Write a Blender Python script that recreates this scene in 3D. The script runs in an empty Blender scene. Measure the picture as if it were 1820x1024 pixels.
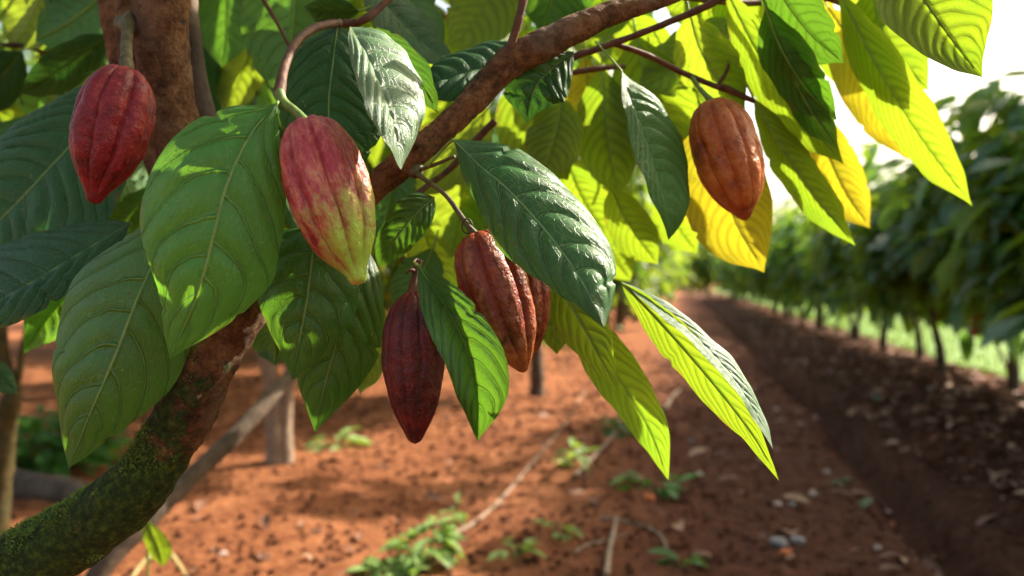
import bpy, math, random
import numpy as np
from mathutils import Vector, Matrix, noise as mnoise

random.seed(7); RNG = np.random.default_rng(7)
S = bpy.context.scene; C = S.collection
W, H, F = 1820.0, 1024.0, 1500.0
CAMZ = 1.25; HOR = 500.0
PITCH = math.atan((512 - HOR) / F)
SUN_AZ, SUN_EL = math.radians(60), math.radians(38)
SUN = np.array([math.sin(SUN_AZ)*math.cos(SUN_EL), math.cos(SUN_AZ)*math.cos(SUN_EL), math.sin(SUN_EL)])

# ------------------------------------------------------------------ camera, light, sky
cam = bpy.data.cameras.new('camera'); camo = bpy.data.objects.new('camera', cam); C.objects.link(camo)
camo.location = (0, 0, CAMZ); camo.rotation_euler = (math.pi/2 - PITCH, 0, 0)
cam.sensor_width = 36; cam.lens = 36*F/W; cam.clip_start = .05; cam.clip_end = 2000
cam.dof.use_dof = True; cam.dof.focus_distance = 1.0; cam.dof.aperture_fstop = 2.9
S.camera = camo
sd = bpy.data.lights.new('sun', 'SUN'); so = bpy.data.objects.new('sun', sd); C.objects.link(so)
sd.energy = 5.0; sd.angle = math.radians(.5); sd.color = (1, .90, .74)
so.rotation_euler = Vector(SUN).to_track_quat('Z', 'Y').to_euler()
wd = bpy.data.worlds.new('World'); S.world = wd; wd.use_nodes = True
nt = wd.node_tree; nt.nodes.clear()
sk = nt.nodes.new('ShaderNodeTexSky'); sk.sky_type = 'NISHITA'; sk.sun_disc = False
sk.sun_elevation = SUN_EL; sk.sun_rotation = SUN_AZ; sk.dust_density = 5.0; sk.air_density = 1.0; sk.ozone_density = .6
bg = nt.nodes.new('ShaderNodeBackground'); bg.inputs[1].default_value = .125
ow = nt.nodes.new('ShaderNodeOutputWorld'); wt = nt.nodes.new('ShaderNodeMix'); wt.data_type = 'RGBA'; wt.blend_type = 'MULTIPLY'; wt.inputs[0].default_value = 1; wt.inputs[7].default_value = (1.04, 1, .86, 1)
nt.links.new(sk.outputs[0], wt.inputs[6]); nt.links.new(wt.outputs[2], bg.inputs[0]); nt.links.new(bg.outputs[0], ow.inputs[0])
S.view_settings.view_transform = 'Standard'; S.view_settings.look = 'None'; S.view_settings.gamma = 1
S.view_settings.use_curve_mapping = False
S.view_settings.exposure = 1.52
S.render.engine = 'CYCLES'
cy = S.cycles; cy.use_denoising = True; cy.max_bounces = 8; cy.transmission_bounces = 6; cy.diffuse_bounces = 4; cy.glossy_bounces = 3
cy.transparent_max_bounces = 4; cy.sample_clamp_indirect = 6; cy.caustics_reflective = False; cy.caustics_refractive = False
try: cy.denoiser = 'OPENIMAGEDENOISE'; cy.denoising_input_passes = 'RGB_ALBEDO_NORMAL'
except Exception: pass

cp, sp = math.cos(PITCH), math.sin(PITCH)
def P(x, y, d):
    """pixel of the photograph and distance along the view axis -> world point"""
    cx = (x - W/2)/F*d; cyy = (H/2 - y)/F*d
    return np.array([cx, d*cp + cyy*sp, CAMZ - d*sp + cyy*cp])
def G(x, y, z=0):
    a = P(x, y, 1.0) - np.array([0, 0, CAMZ]); t = (z - CAMZ)/a[2]
    return np.array([a[0]*t, a[1]*t, z])
def unit(v):
    v = np.asarray(v, float); return v/(np.linalg.norm(v) + 1e-12)

# ------------------------------------------------------------------ tagging
def tag(o, label=None, cat=None, group=None, kind=None):
    if label: o['label'] = label
    if cat: o['category'] = cat
    if group: o['group'] = group
    if kind: o['kind'] = kind
    return o
def empty(name, loc, label, cat, group=None):
    o = bpy.data.objects.new(name, None); C.objects.link(o); o.location = Vector(loc); o.empty_display_size = .1
    return tag(o, label, cat, group)
def link(name, me, mats, parent=None, smooth=True):
    o = bpy.data.objects.new(name, me); C.objects.link(o)
    for m in (mats if isinstance(mats, (list, tuple)) else [mats]):
        if len(me.materials) < (len(mats) if isinstance(mats, (list, tuple)) else 1): me.materials.append(m)
    if parent is not None:
        o.parent = parent
        o.matrix_parent_inverse = Matrix.Translation(parent.location).inverted() if parent.type == 'EMPTY' else Matrix()
    return o

# ------------------------------------------------------------------ mesh accumulator
class MB:
    def __init__(s): s.v = []; s.f = []; s.uv = []; s.uv2 = []; s.m = []; s.n = 0
    def add(s, v, f, uv=None, uv2=None, mat=0):
        v = np.asarray(v, float).reshape(-1, 3); f = np.asarray(f, int).reshape(-1, 4)
        s.v.append(v); s.f.append(f + s.n)
        s.uv.append(np.zeros((len(v), 2)) if uv is None else uv); s.uv2.append(np.zeros((len(v), 2)) if uv2 is None else uv2)
        s.m.append(np.full(len(f), mat)); s.n += len(v)
    def mesh(s, name):
        v = np.concatenate(s.v); f = np.concatenate(s.f); me = bpy.data.meshes.new(name)
        tri = f[:, 3] == f[:, 2]
        tot = np.where(tri, 3, 4); start = np.concatenate([[0], np.cumsum(tot)[:-1]])
        idx = f.ravel()[np.stack([np.ones(len(f), bool)]*3 + [~tri], 1).ravel()]
        me.vertices.add(len(v)); me.vertices.foreach_set('co', v.ravel())
        me.loops.add(len(idx)); me.loops.foreach_set('vertex_index', idx.astype(np.int32))
        me.polygons.add(len(f)); me.polygons.foreach_set('loop_start', start.astype(np.int32))
        try: me.polygons.foreach_set('loop_total', tot.astype(np.int32))
        except Exception: pass
        me.polygons.foreach_set('material_index', np.concatenate(s.m).astype(np.int32))
        me.polygons.foreach_set('use_smooth', np.ones(len(f), bool))
        for nm, dat in (('uv', s.uv), ('vein', s.uv2)):
            l = me.uv_layers.new(name=nm); l.data.foreach_set('uv', np.concatenate(dat)[idx].ravel())
        me.update(calc_edges=True); me.validate()
        return me
def grid_faces(nr, nc, wrap=False):
    r = np.arange(nr - 1)[:, None]; c = np.arange(nc if wrap else nc - 1)[None, :]
    a = r*nc + c; b = r*nc + (c + 1) % nc
    return np.stack([a, b, b + nc, a + nc], -1).reshape(-1, 4)
def spline(pts, n, closed=False):
    """Catmull-Rom through pts, chord-length parameter, n samples"""
    p = np.asarray(pts, float)
    if len(p) == 2: return p[0] + (p[1] - p[0])*np.linspace(0, 1, n)[:, None]
    e = np.vstack([2*p[0] - p[1], p, 2*p[-1] - p[-2]])
    L = np.linalg.norm(np.diff(p[:, :3], axis=0), axis=1); T = np.concatenate([[0], np.cumsum(L)]); T /= T[-1]
    out = []
    for t in np.linspace(0, 1, n):
        i = min(max(np.searchsorted(T, t, side='right') - 1, 0), len(p) - 2); u = (t - T[i])/(T[i+1] - T[i])
        a, b, c, d = e[i], e[i+1], e[i+2], e[i+3]
        out.append(.5*((2*b) + (-a + c)*u + (2*a - 5*b + 4*c - d)*u*u + (-a + 3*b - 3*c + d)*u**3))
    return np.array(out)
def tube(mb, pts, rad, n=60, nc=20, rough=0., rfreq=20., seed=0, mat=0, cap=True, fine=0., lumps=()):
    """pts 3-D control points, rad radii at them; swept ring with noisy bark surface"""
    q = spline(np.hstack([np.asarray(pts, float), np.asarray(rad, float)[:, None]]), n)
    c, r = q[:, :3], np.abs(q[:, 3]); T = np.gradient(c, axis=0); T /= np.linalg.norm(T, axis=1)[:, None] + 1e-12
    ref = np.array([.3, .9, .2]) if abs(T[0] @ unit([.3, .9, .2])) < .9 else np.array([1., 0, 0])
    N = unit(np.cross(T[0], ref)); fr = []
    for i in range(n):
        N = unit(N - T[i]*(N @ T[i])); fr.append((N, np.cross(T[i], N)))
    A = np.array([a for a, b in fr]); B = np.array([b for a, b in fr])
    th = np.arange(nc)*2*math.pi/nc
    D = A[:, None, :]*np.cos(th)[None, :, None] + B[:, None, :]*np.sin(th)[None, :, None]
    R = np.repeat(r[:, None], nc, 1)
    if rough or fine:
        for i in range(n):
            for j in range(nc):
                q3 = Vector(c[i] + D[i, j]*r[i]); k = 0
                if rough: k += rough*mnoise.noise(q3*rfreq + Vector((seed, 0, 0))) + rough*.5*mnoise.noise(q3*rfreq*2.7 + Vector((seed, 5, 0)))
                if fine: k += fine*mnoise.noise(q3*rfreq*7)
                R[i, j] = r[i]*(1 + k)
    V = c[:, None, :] + D*R[:, :, None]
    for lp, lr, lh in lumps:
        dd = np.linalg.norm(V - np.asarray(lp), axis=2); V = V + D*(lh*np.exp(-(dd/lr)**2))[:, :, None]
    L = np.concatenate([[0], np.cumsum(np.linalg.norm(np.diff(c, axis=0), axis=1))])
    uv = np.stack(np.broadcast_arrays(th[None, :]/6.283, L[:, None]), -1).reshape(-1, 2)
    f = grid_faces(n, nc, True); V = V.reshape(-1, 3)
    if cap:
        V = np.vstack([V, c[0], c[-1]]); uv = np.vstack([uv, [0, 0], [0, 0]]); k0 = n*nc
        a = np.arange(nc); b = (a + 1) % nc
        f = np.vstack([f, np.stack([b, a, np.full(nc, k0), np.full(nc, k0)], 1), np.stack([a + (n-1)*nc, b + (n-1)*nc, np.full(nc, k0+1), np.full(nc, k0+1)], 1)])
    mb.add(V, f, uv, None, mat)

# ------------------------------------------------------------------ materials
class NT:
    def __init__(s, name):
        s.m = bpy.data.materials.new(name); s.m.use_nodes = True; s.t = s.m.node_tree; s.t.nodes.clear()
        s.out = s.t.nodes.new('ShaderNodeOutputMaterial')
    def n(s, typ, **k):
        nd = s.t.nodes.new('ShaderNode' + typ)
        for a, b in k.items():
            if a.startswith('i_'):
                key = a[2:].replace('_', ' '); key = int(key) if key.isdigit() else key
                s.set(nd, key, b)
            else: setattr(nd, a, b)
        return nd
    def set(s, nd, key, b):
        if isinstance(b, bpy.types.NodeSocket): s.t.links.new(b, nd.inputs[key])
        else: nd.inputs[key].default_value = b
    def math(s, op, a, b=None, c=None, clamp=False):
        nd = s.n('Math', operation=op, use_clamp=clamp)
        for i, x in enumerate((a, b, c)):
            if x is not None: s.set(nd, i, x)
        return nd.outputs[0]
    def mapr(s, v, a, b, c=0., d=1., smooth=True):
        nd = s.n('MapRange', interpolation_type='SMOOTHSTEP' if smooth else 'LINEAR')
        for i, x in enumerate((v, a, b, c, d)): s.set(nd, i, x)
        return nd.outputs[0]
    def mix(s, f, a, b, blend='MIX'):
        nd = s.n('Mix', data_type='RGBA', blend_type=blend); s.set(nd, 0, f)
        for i, x in ((6, a), (7, b)):
            s.set(nd, i, x if isinstance(x, bpy.types.NodeSocket) else (*x[:3], 1))
        return nd.outputs[2]
    def noise(s, vec, scale, detail=4, rough=.55, dist=0):
        nd = s.n('TexNoise', i_Scale=scale, i_Detail=detail, i_Roughness=rough, i_Distortion=dist)
        if vec is not None: s.set(nd, 'Vector', vec)
        return nd.outputs[0]
    def ramp(s, f, stops):
        nd = s.n('ValToRGB'); s.set(nd, 0, f); e = nd.color_ramp.elements
        while len(e) < len(stops): e.new(.5)
        for el, (p, c) in zip(e, stops): el.position = p; el.color = (*c, 1)
        return nd.outputs[0]
    def bump(s, h, strength, dist, normal=None):
        nd = s.n('Bump', i_Strength=strength, i_Distance=dist, i_Height=h)
        if normal is not None: s.set(nd, 'Normal', normal)
        return nd.outputs[0]
    def done(s, sh): s.t.links.new(sh, s.out.inputs[0]); return s.m

def leaf_mat(name, lo, hi, vein, trans, tf=.4, rough=.36, vs=1., spec=.5, back=None, fleck=0.):
    n = NT(name); uv = n.n('UVMap', uv_map='uv').outputs[0]; ve = n.n('UVMap', uv_map='vein').outputs[0]
    ss = n.n('SeparateXYZ'); n.set(ss, 0, ve); s_, pd = ss.outputs[0], ss.outputs[1]   # s: lateral vein coordinate, pd: |u|
    su = n.n('SeparateXYZ'); n.set(su, 0, uv)
    tc = n.n('TexCoord').outputs['Object']
    wob = n.math('MULTIPLY', n.math('SUBTRACT', n.noise(tc, 45, 2), .5), .16)
    s2 = n.math('ADD', s_, wob)
    fr = n.math('ABSOLUTE', n.math('SUBTRACT', n.math('FRACT', s2), .5))             # .5 on the vein
    lat = n.math('MULTIPLY', n.mapr(fr, .478, .5), n.mapr(pd, .97, .70))
    latw = n.mapr(fr, .42, .5); latb = n.mapr(fr, .12, .5)
    mid = n.mapr(pd, .024, .009); midw = n.mapr(pd, .10, .0)
    cv = n.n('CombineXYZ'); n.set(cv, 0, n.math('MULTIPLY', s2, 2.6)); n.set(cv, 1, n.math('MULTIPLY', pd, 7.0)); n.set(cv, 2, n.math('GREATER_THAN', su.outputs[0], .5))
    vo = n.n('TexVoronoi', feature='DISTANCE_TO_EDGE', i_Scale=1.6); n.set(vo, 'Vector', cv.outputs[0])
    tert = n.mapr(vo.outputs[0], .10, .0)
    vo2 = n.n('TexVoronoi', feature='DISTANCE_TO_EDGE', i_Scale=330.); n.set(vo2, 'Vector', tc)
    micro = n.mapr(vo2.outputs[0], .12, .0)
    rnd = n.n('ObjectInfo').outputs['Random']
    big = n.noise(tc, 9, 3, .6); fine = n.noise(tc, 60, 4, .6)
    f = n.math('ADD', n.math('MULTIPLY', big, .75), n.math('MULTIPLY', rnd, .35))
    col = n.mix(n.mapr(f, .25, .85), lo, hi)
    col = n.mix(n.math('MULTIPLY', fine, .45), col, tuple(c*.5 for c in lo))
    col = n.mix(n.mapr(n.noise(tc, 15, 5, .7), .52, .72, 0, .35), col, tuple(min(1, c*1.5) for c in hi))
    edge = n.math('MULTIPLY', n.mapr(pd, .86, 1.0), n.mapr(n.noise(tc, 18, 4, .7), .50, .66))
    col = n.mix(n.math('MULTIPLY', edge, .75), col, (.20, .13, .035))
    spot = n.mapr(n.noise(tc, 85, 3, .6), .70, .745)
    col = n.mix(n.math('MULTIPLY', spot, .8), col, (.10, .055, .02))
    pale = n.mapr(n.noise(tc, 150, 2, .5), .72, .76)
    col = n.mix(n.math('MULTIPLY', pale, .5), col, (.40, .42, .22))
    if fleck:
        fl = n.mapr(n.noise(tc, 26, 5, .7), .66, .74)
        col = n.mix(n.math('MULTIPLY', fl, fleck), col, (.16, .09, .03))
    vcol = n.math('MAXIMUM', n.math('MULTIPLY', mid, .85), n.math('MAXIMUM', n.math('MULTIPLY', lat, .62*vs), n.math('MULTIPLY', tert, .16*vs)))
    col = n.mix(vcol, col, vein)
    hgt = n.math('MULTIPLY', latw, -.9); hgt = n.math('ADD', hgt, n.math('MULTIPLY', midw, -1.2))
    hgt = n.math('ADD', hgt, n.math('MULTIPLY', tert, -.16)); hgt = n.math('ADD', hgt, n.math('MULTIPLY', micro, -.03)); hgt = n.math('ADD', hgt, n.math('MULTIPLY', n.noise(tc, 38, 2, .5), .22))
    nb = n.bump(hgt, .85 if tf < .5 else .40, .003)
    pb = n.n('BsdfPrincipled', i_Roughness=rough); n.set(pb, 'Base Color', col); n.set(pb, 'Normal', nb)
    n.set(pb, 'Specular IOR Level', spec)
    rr = n.math('ADD', n.math('MULTIPLY', big, .22), rough - .11); n.set(pb, 'Roughness', rr)
    tcol = n.mix(n.mapr(f, .3, .85), tuple(c*.75 for c in trans), trans)
    tcol = n.mix(n.math('MAXIMUM', n.math('MULTIPLY', mid, .7), n.math('MULTIPLY', latb, .28*vs)), tcol, tuple(c*.32 for c in trans))
    tcol = n.mix(n.math('MULTIPLY', tert, .30), tcol, tuple(c*.4 for c in trans))
    tcol = n.mix(n.math('MULTIPLY', n.math('MAXIMUM', edge, spot), .75), tcol, (.30, .14, .02))
    tcol = n.mix(n.mapr(n.noise(tc, 7, 4, .6), .50, .70, 0, .45), tcol, tuple((trans[0]*.45, trans[1]*.75, trans[2])))
    tr = n.n('BsdfTranslucent'); n.set(tr, 0, tcol); n.set(tr, 1, nb)
    mx = n.n('MixShader', i_0=tf); n.set(mx, 1, pb.outputs[0]); n.set(mx, 2, tr.outputs[0])
    return n.done(mx.outputs[0])

M = {}
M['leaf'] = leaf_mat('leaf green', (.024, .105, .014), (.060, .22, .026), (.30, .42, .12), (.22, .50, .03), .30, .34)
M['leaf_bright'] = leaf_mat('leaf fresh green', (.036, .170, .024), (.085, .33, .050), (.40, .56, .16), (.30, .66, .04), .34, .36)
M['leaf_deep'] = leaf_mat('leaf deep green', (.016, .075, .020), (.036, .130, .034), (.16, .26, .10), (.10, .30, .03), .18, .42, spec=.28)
M['leaf_blue'] = leaf_mat('leaf glossy dark green', (.024, .115, .026), (.055, .215, .042), (.34, .46, .18), (.22, .50, .04), .26, .42, spec=.42, vs=1.25)
M['leaf_glare'] = leaf_mat('leaf painted glare', (.05, .15, .05), (.10, .24, .09), (.34, .46, .18), (.22, .50, .04), .22, .52, spec=1., vs=1.2)  # base colour paled to carry part of the silver glare
M['leaf_lime'] = leaf_mat('leaf young lime', (.14, .27, .02), (.22, .36, .03), (.20, .22, .02), (.36, .52, .02), .54, .42, vs=1.9)
M['leaf_yellow'] = leaf_mat('leaf young yellow', (.34, .32, .02), (.45, .36, .02), (.32, .20, .02), (.62, .52, .02), .58, .42, vs=1.8)
M['leaf_olive'] = leaf_mat('leaf olive', (.06, .12, .012), (.12, .19, .02), (.22, .26, .06), (.48, .64, .03), .52, .42, fleck=.5)

def simple(name, stops, scale, rough=.8, bump=.5, bd=.01, coord='Object', detail=8, spec=.3, stretch=None):
    n = NT(name); tc = n.n('TexCoord').outputs[coord]
    if stretch:
        mp = n.n('Mapping'); n.set(mp, 0, tc); mp.inputs['Scale'].default_value = stretch; tc = mp.outputs[0]
    a = n.noise(tc, scale, detail, .62); col = n.ramp(a, stops)
    pb = n.n('BsdfPrincipled', i_Roughness=rough); n.set(pb, 'Base Color', col); n.set(pb, 'Specular IOR Level', spec)
    n.set(pb, 'Normal', n.bump(n.noise(tc, scale*2.3, detail, .7), bump, bd))
    return n.done(pb.outputs[0])

def bark_mat(name, moss=0., dark=1.):
    n = NT(name); tc = n.n('TexCoord').outputs['Object']; geo = n.n('NewGeometry')
    a = n.noise(tc, 28, 8, .65); b = n.noise(tc, 150, 8, .7); c = n.noise(tc, 7, 4, .6)
    mix = n.math('ADD', n.math('MULTIPLY', a, .6), n.math('MULTIPLY', b, .4))
    col = n.ramp(mix, [(.34, (.012*dark, .006*dark, .004*dark)), (.47, (.12*dark, .050*dark, .018*dark)), (.59, (.28*dark, .130*dark, .050*dark)), (.74, (.46*dark, .30*dark, .17*dark))])
    col = n.mix(n.mapr(c, .52, .68), col, n.mix(.5, col, (.16*dark, .13*dark, .10*dark)))
    vo = n.n('TexVoronoi', i_Scale=210.); n.set(vo, 'Vector', tc)
    col = n.mix(n.math('MULTIPLY', n.mapr(vo.outputs[0], .22, .10), n.mapr(a, .45, .6, 0, .55)), col, (.46, .34, .22))
    h = n.math('ADD', n.math('MULTIPLY', a, 1.0), n.math('MULTIPLY', b, .55))
    if moss:
        sep = n.n('SeparateXYZ'); n.set(sep, 0, geo.outputs['Position'])
        low = n.mapr(sep.outputs[2], 1.22, .88)
        sn = n.n('SeparateXYZ'); n.set(sn, 0, geo.outputs['Normal'])
        up = n.mapr(sn.outputs[2], -.9, .7)
        nm = n.noise(tc, 13, 7, .7)
        mf = n.mapr(n.math('ADD', nm, n.math('ADD', n.math('MULTIPLY', low, .40), n.math('MULTIPLY', up, .12))), .69, .79)
        mf = n.math('MULTIPLY', mf, moss)
        mc = n.ramp(n.noise(tc, 95, 7, .75), [(.32, (.010, .020, .003)), (.50, (.048, .090, .010)), (.66, (.17, .25, .025))])
        col = n.mix(mf, col, mc)
        h = n.math('ADD', h, n.math('MULTIPLY', n.math('MULTIPLY', n.noise(tc, 260, 5, .75), mf), 1.4))
    pb = n.n('BsdfPrincipled', i_Roughness=.8); n.set(pb, 'Base Color', col); n.set(pb, 'Specular IOR Level', .28)
    n.set(pb, 'Normal', n.bump(h, 1.0, .011)); return n.done(pb.outputs[0])
M['bark'] = bark_mat('bark brown'); M['bark_moss'] = bark_mat('bark mossy', 1.)
M['bark_far'] = simple('bark grey brown', [(.3, (.03, .021, .015)), (.7, (.17, .12, .085))], 9, .85, .6, .02)
M['twig'] = simple('twig green brown', [(.35, (.055, .04, .02)), (.65, (.15, .13, .05))], 60, .6, .6, .002)
M['twig_red'] = simple('twig red brown', [(.35, (.06, .022, .014)), (.65, (.16, .07, .04))], 60, .6, .6, .002)
M['stalk'] = simple('green stalk', [(.35, (.09, .16, .03)), (.65, (.20, .27, .07))], 50, .5, .4, .001)
M['rib'] = simple('leaf rib', [(.35, (.16, .28, .05)), (.65, (.28, .40, .09))], 50, .5, .3, .001)
M['dry_stick'] = simple('dry stick', [(.35, (.16, .11, .075)), (.65, (.34, .25, .18))], 30, .8, .5, .003)

def pod_mat(name, kind):
    n = NT(name); tc = n.n('TexCoord').outputs['Object']; sep = n.n('SeparateXYZ'); n.set(sep, 0, tc)
    z = n.math('MULTIPLY', sep.outputs[2], -5.0)     # 0 at the stalk, about 1 at the tip (20 cm)
    uv = n.n('UVMap', uv_map='uv').outputs[0]; su = n.n('SeparateXYZ'); n.set(su, 0, uv); groove = su.outputs[0]   # 0 in a groove, 1 on a ridge
    a = n.noise(tc, 28, 6, .65); b = n.noise(tc, 110, 5, .65); st = n.n('Mapping'); n.set(st, 0, tc); st.inputs['Scale'].default_value = (1, 1, .35)
    str_ = n.noise(st.outputs[0], 75, 5, .7)
    if kind == 'crimson':
        col = n.ramp(a, [(.30, (.07, .003, .007)), (.52, (.22, .009, .014)), (.75, (.40, .045, .040))])
        col = n.mix(n.math('MULTIPLY', n.mapr(z, .80, 1.1), .8), col, (.36, .02, .03))
    elif kind == 'pink':
        pink = n.ramp(str_, [(.28, (.17, .008, .016)), (.46, (.40, .045, .055)), (.60, (.55, .15, .11)), (.78, (.60, .38, .12))])
        green = n.ramp(a, [(.3, (.22, .40, .03)), (.7, (.42, .56, .07))])
        g = n.math('ADD', n.math('ADD', z, n.math('MULTIPLY', sep.outputs[0], 2.6)), n.math('MULTIPLY', n.math('SUBTRACT', str_, .5), 1.0))
        g = n.math('ADD', g, n.math('MULTIPLY', n.math('SUBTRACT', a, .5), .9))
        col = n.mix(n.mapr(g, .42, .98), pink, green)
        spots = n.mapr(n.noise(tc, 42, 6, .7), .57, .66)
        col = n.mix(n.math('MULTIPLY', spots, n.mapr(z, 1.0, .35, 0, .75)), col, (.24, .025, .03))
        yl = n.mapr(n.noise(tc, 21, 3, .6), .60, .70)
        col = n.mix(n.math('MULTIPLY', yl, .55), col, (.52, .30, .09))
    elif kind == 'maroon':
        col = n.ramp(a, [(.30, (.022, .002, .003)), (.50, (.095, .006, .007)), (.75, (.22, .022, .012))])
    elif kind == 'rust':
        col = n.ramp(a, [(.30, (.055, .006, .003)), (.50, (.20, .024, .007)), (.72, (.38, .075, .014))])
        col = n.mix(n.mapr(n.math('ADD', z, n.math('MULTIPLY', a, .5)), .75, 1.35), col, (.40, .13, .03))
    elif kind == 'orange':
        col = n.ramp(a, [(.28, (.16, .025, .006)), (.50, (.40, .085, .012)), (.74, (.58, .18, .03))])
        col = n.mix(n.math('MULTIPLY', n.mapr(z, .75, 1.05), .6), col, (.22, .04, .03))
    else:
        col = n.ramp(a, [(.30, (.03, .014, .008)), (.75, (.13, .05, .025))])
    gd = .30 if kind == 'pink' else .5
    col = n.mix(n.mapr(groove, .42, .05, 0, gd), col, tuple((.10, .012, .012) if kind == 'pink' else (.03, .006, .004)))  # grooves darkened in the colour, on top of their natural shade
    if kind in ('rust', 'orange'):
        col = n.mix(n.math('MULTIPLY', n.mapr(groove, .80, 1.0), n.mapr(b, .35, .65, 0, .45)), col, (.42, .19, .09))
    vo = n.n('TexVoronoi', i_Scale=340.); n.set(vo, 'Vector', tc)
    sp_ = n.math('MULTIPLY', n.mapr(vo.outputs[0], .30, .12), n.mapr(b, .42, .62, 0, .28))
    col = n.mix(sp_, col, (.55, .36, .28))
    scar = n.mapr(n.noise(tc, 44, 6, .8), .66, .71)
    col = n.mix(n.math('MULTIPLY', scar, .75), col, (.05, .022, .014))
    pb = n.n('BsdfPrincipled'); n.set(pb, 'Base Color', col); n.set(pb, 'Specular IOR Level', .36)
    n.set(pb, 'Roughness', n.math('ADD', n.math('MULTIPLY', b, .30), .30))
    h = n.math('ADD', n.math('MULTIPLY', a, .8), n.math('ADD', n.math('MULTIPLY', b, .45), n.math('MULTIPLY', vo.outputs[0], .20)))
    n.set(pb, 'Normal', n.bump(h, .8, .003)); return n.done(pb.outputs[0])

# ------------------------------------------------------------------ leaves
PROF_V = np.array([0, .03, .08, .16, .28, .42, .55, .67, .78, .86, .92, .96, 1.0])
PROF_W = np.array([0, .10, .30, .58, .85, .98, 1.0, .94, .76, .53, .30, .13, 0.0])
def prof(v): return np.interp(v, PROF_V, PROF_W)
def smooth_prof(v, tab):
    tab = np.asarray(tab, float); out = spline(np.stack([tab[:, 0], tab[:, 1]/np.max(tab[:, 1])], 1), 160)
    o = np.argsort(out[:, 0]); return np.clip(np.interp(v, out[o, 0], out[o, 1]), 0, None)*np.max(tab[:, 1])
LAB = ((0, 0),)
def leaf_geo(mb, mid, eA, eB, f, N=9, quilt=.0028, up=1, camber=.0, seed=0, NU=14, rib=.0011, pet=None, wave=.0015):
    quilt = quilt*1.2; NU = NU + 4
    """mid (n,3); eA, eB edge points (n,3); f relative half width (n,)"""
    nv = len(mid); v = np.linspace(0, 1, nv)
    us = np.concatenate([-np.linspace(1, 0, NU + 1), np.linspace(0, 1, NU + 1)[1:]])
    us = np.sign(us)*np.abs(us)**1.0
    T = np.gradient(mid, axis=0); T /= np.linalg.norm(T, axis=1)[:, None] + 1e-9
    across = eA - eB; across /= np.linalg.norm(across, axis=1)[:, None] + 1e-9
    Nn = np.cross(across, T); Nn /= np.linalg.norm(Nn, axis=1)[:, None] + 1e-9
    view = mid - np.array([0, 0, CAMZ])
    sg = np.sign(-(Nn*view).sum(1).mean()) or 1
    Nn = Nn*sg*up                                                     # towards the leaf's upper side
    V = np.zeros((nv, len(us), 3)); UV = np.zeros((nv, len(us), 2)); U2 = np.zeros((nv, len(us), 2))
    rs = random.Random(seed); ph = rs.random()*6; K = [rs.uniform(.7, 1.3) for _ in range(6)]
    for j, u in enumerate(us):
        e = eA if u >= 0 else eB; a = abs(u)
        base = mid + (e - mid)*a
        s = N*(v - .05*a - .24*a*a + .012*np.sin(v*23*K[2] + ph)) + (.42 if u >= 0 else 0)
        frs = np.abs((s % 1.0) - .5)*2.0                              # 1 on the vein, 0 between
        bulge = (1 - frs**2.6)
        wl_ = np.linalg.norm(e - mid, axis=1)
        q = np.minimum(quilt, .13*wl_)*bulge*np.sin(math.pi*np.clip(a, 0, 1)**.8)**.6*np.clip(f*1.3, 0, 1)
        cam_ = np.minimum(camber, .12*wl_)*math.sin(math.pi*a)*f
        mr = -.0012*math.exp(-(a/.06)**2)*f
        wv = np.minimum(wave, .05*wl_.max())*a*a*(np.sin(v*17*K[0] + ph + (2.1 if u > 0 else 0)) + .6*np.sin(v*31*K[1] + 2*ph))*np.clip(f*1.5, 0, 1)
        V[:, j] = base + Nn*(q + cam_ + mr + wv)[:, None]
        UV[:, j, 0] = u*.5 + .5; UV[:, j, 1] = v; U2[:, j, 0] = s; U2[:, j, 1] = a
    # side A and B get their own vein phase: duplicate the centre column so the phases do not blend
    c = NU
    VB, VA = V[:, :c+1], V[:, c:]
    for VV, uu, u2, side in ((VB, UV[:, :c+1], U2[:, :c+1].copy(), 0), (VA, UV[:, c:], U2[:, c:].copy(), 1)):
        if side == 0: u2[:, -1, 0] = N*v
        mb.add(VV.reshape(-1, 3), grid_faces(nv, c+1), uu.reshape(-1, 2), u2.reshape(-1, 2), 0)
    if rib:
        r = rib*(1 - .75*v) + .0002
        pts = mid - Nn*(rib*(1.05 if up == 1 else .35)); k = max(2, nv//10)
        pp = pts[::k]; rr = r[::k]
        if pet is not None: pp = np.vstack([pet, pp]); rr = np.concatenate([[rib*1.3]*len(pet), rr])
        tube(mb, pp, rr, n=len(pp)*4, nc=6, mat=1)

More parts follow.
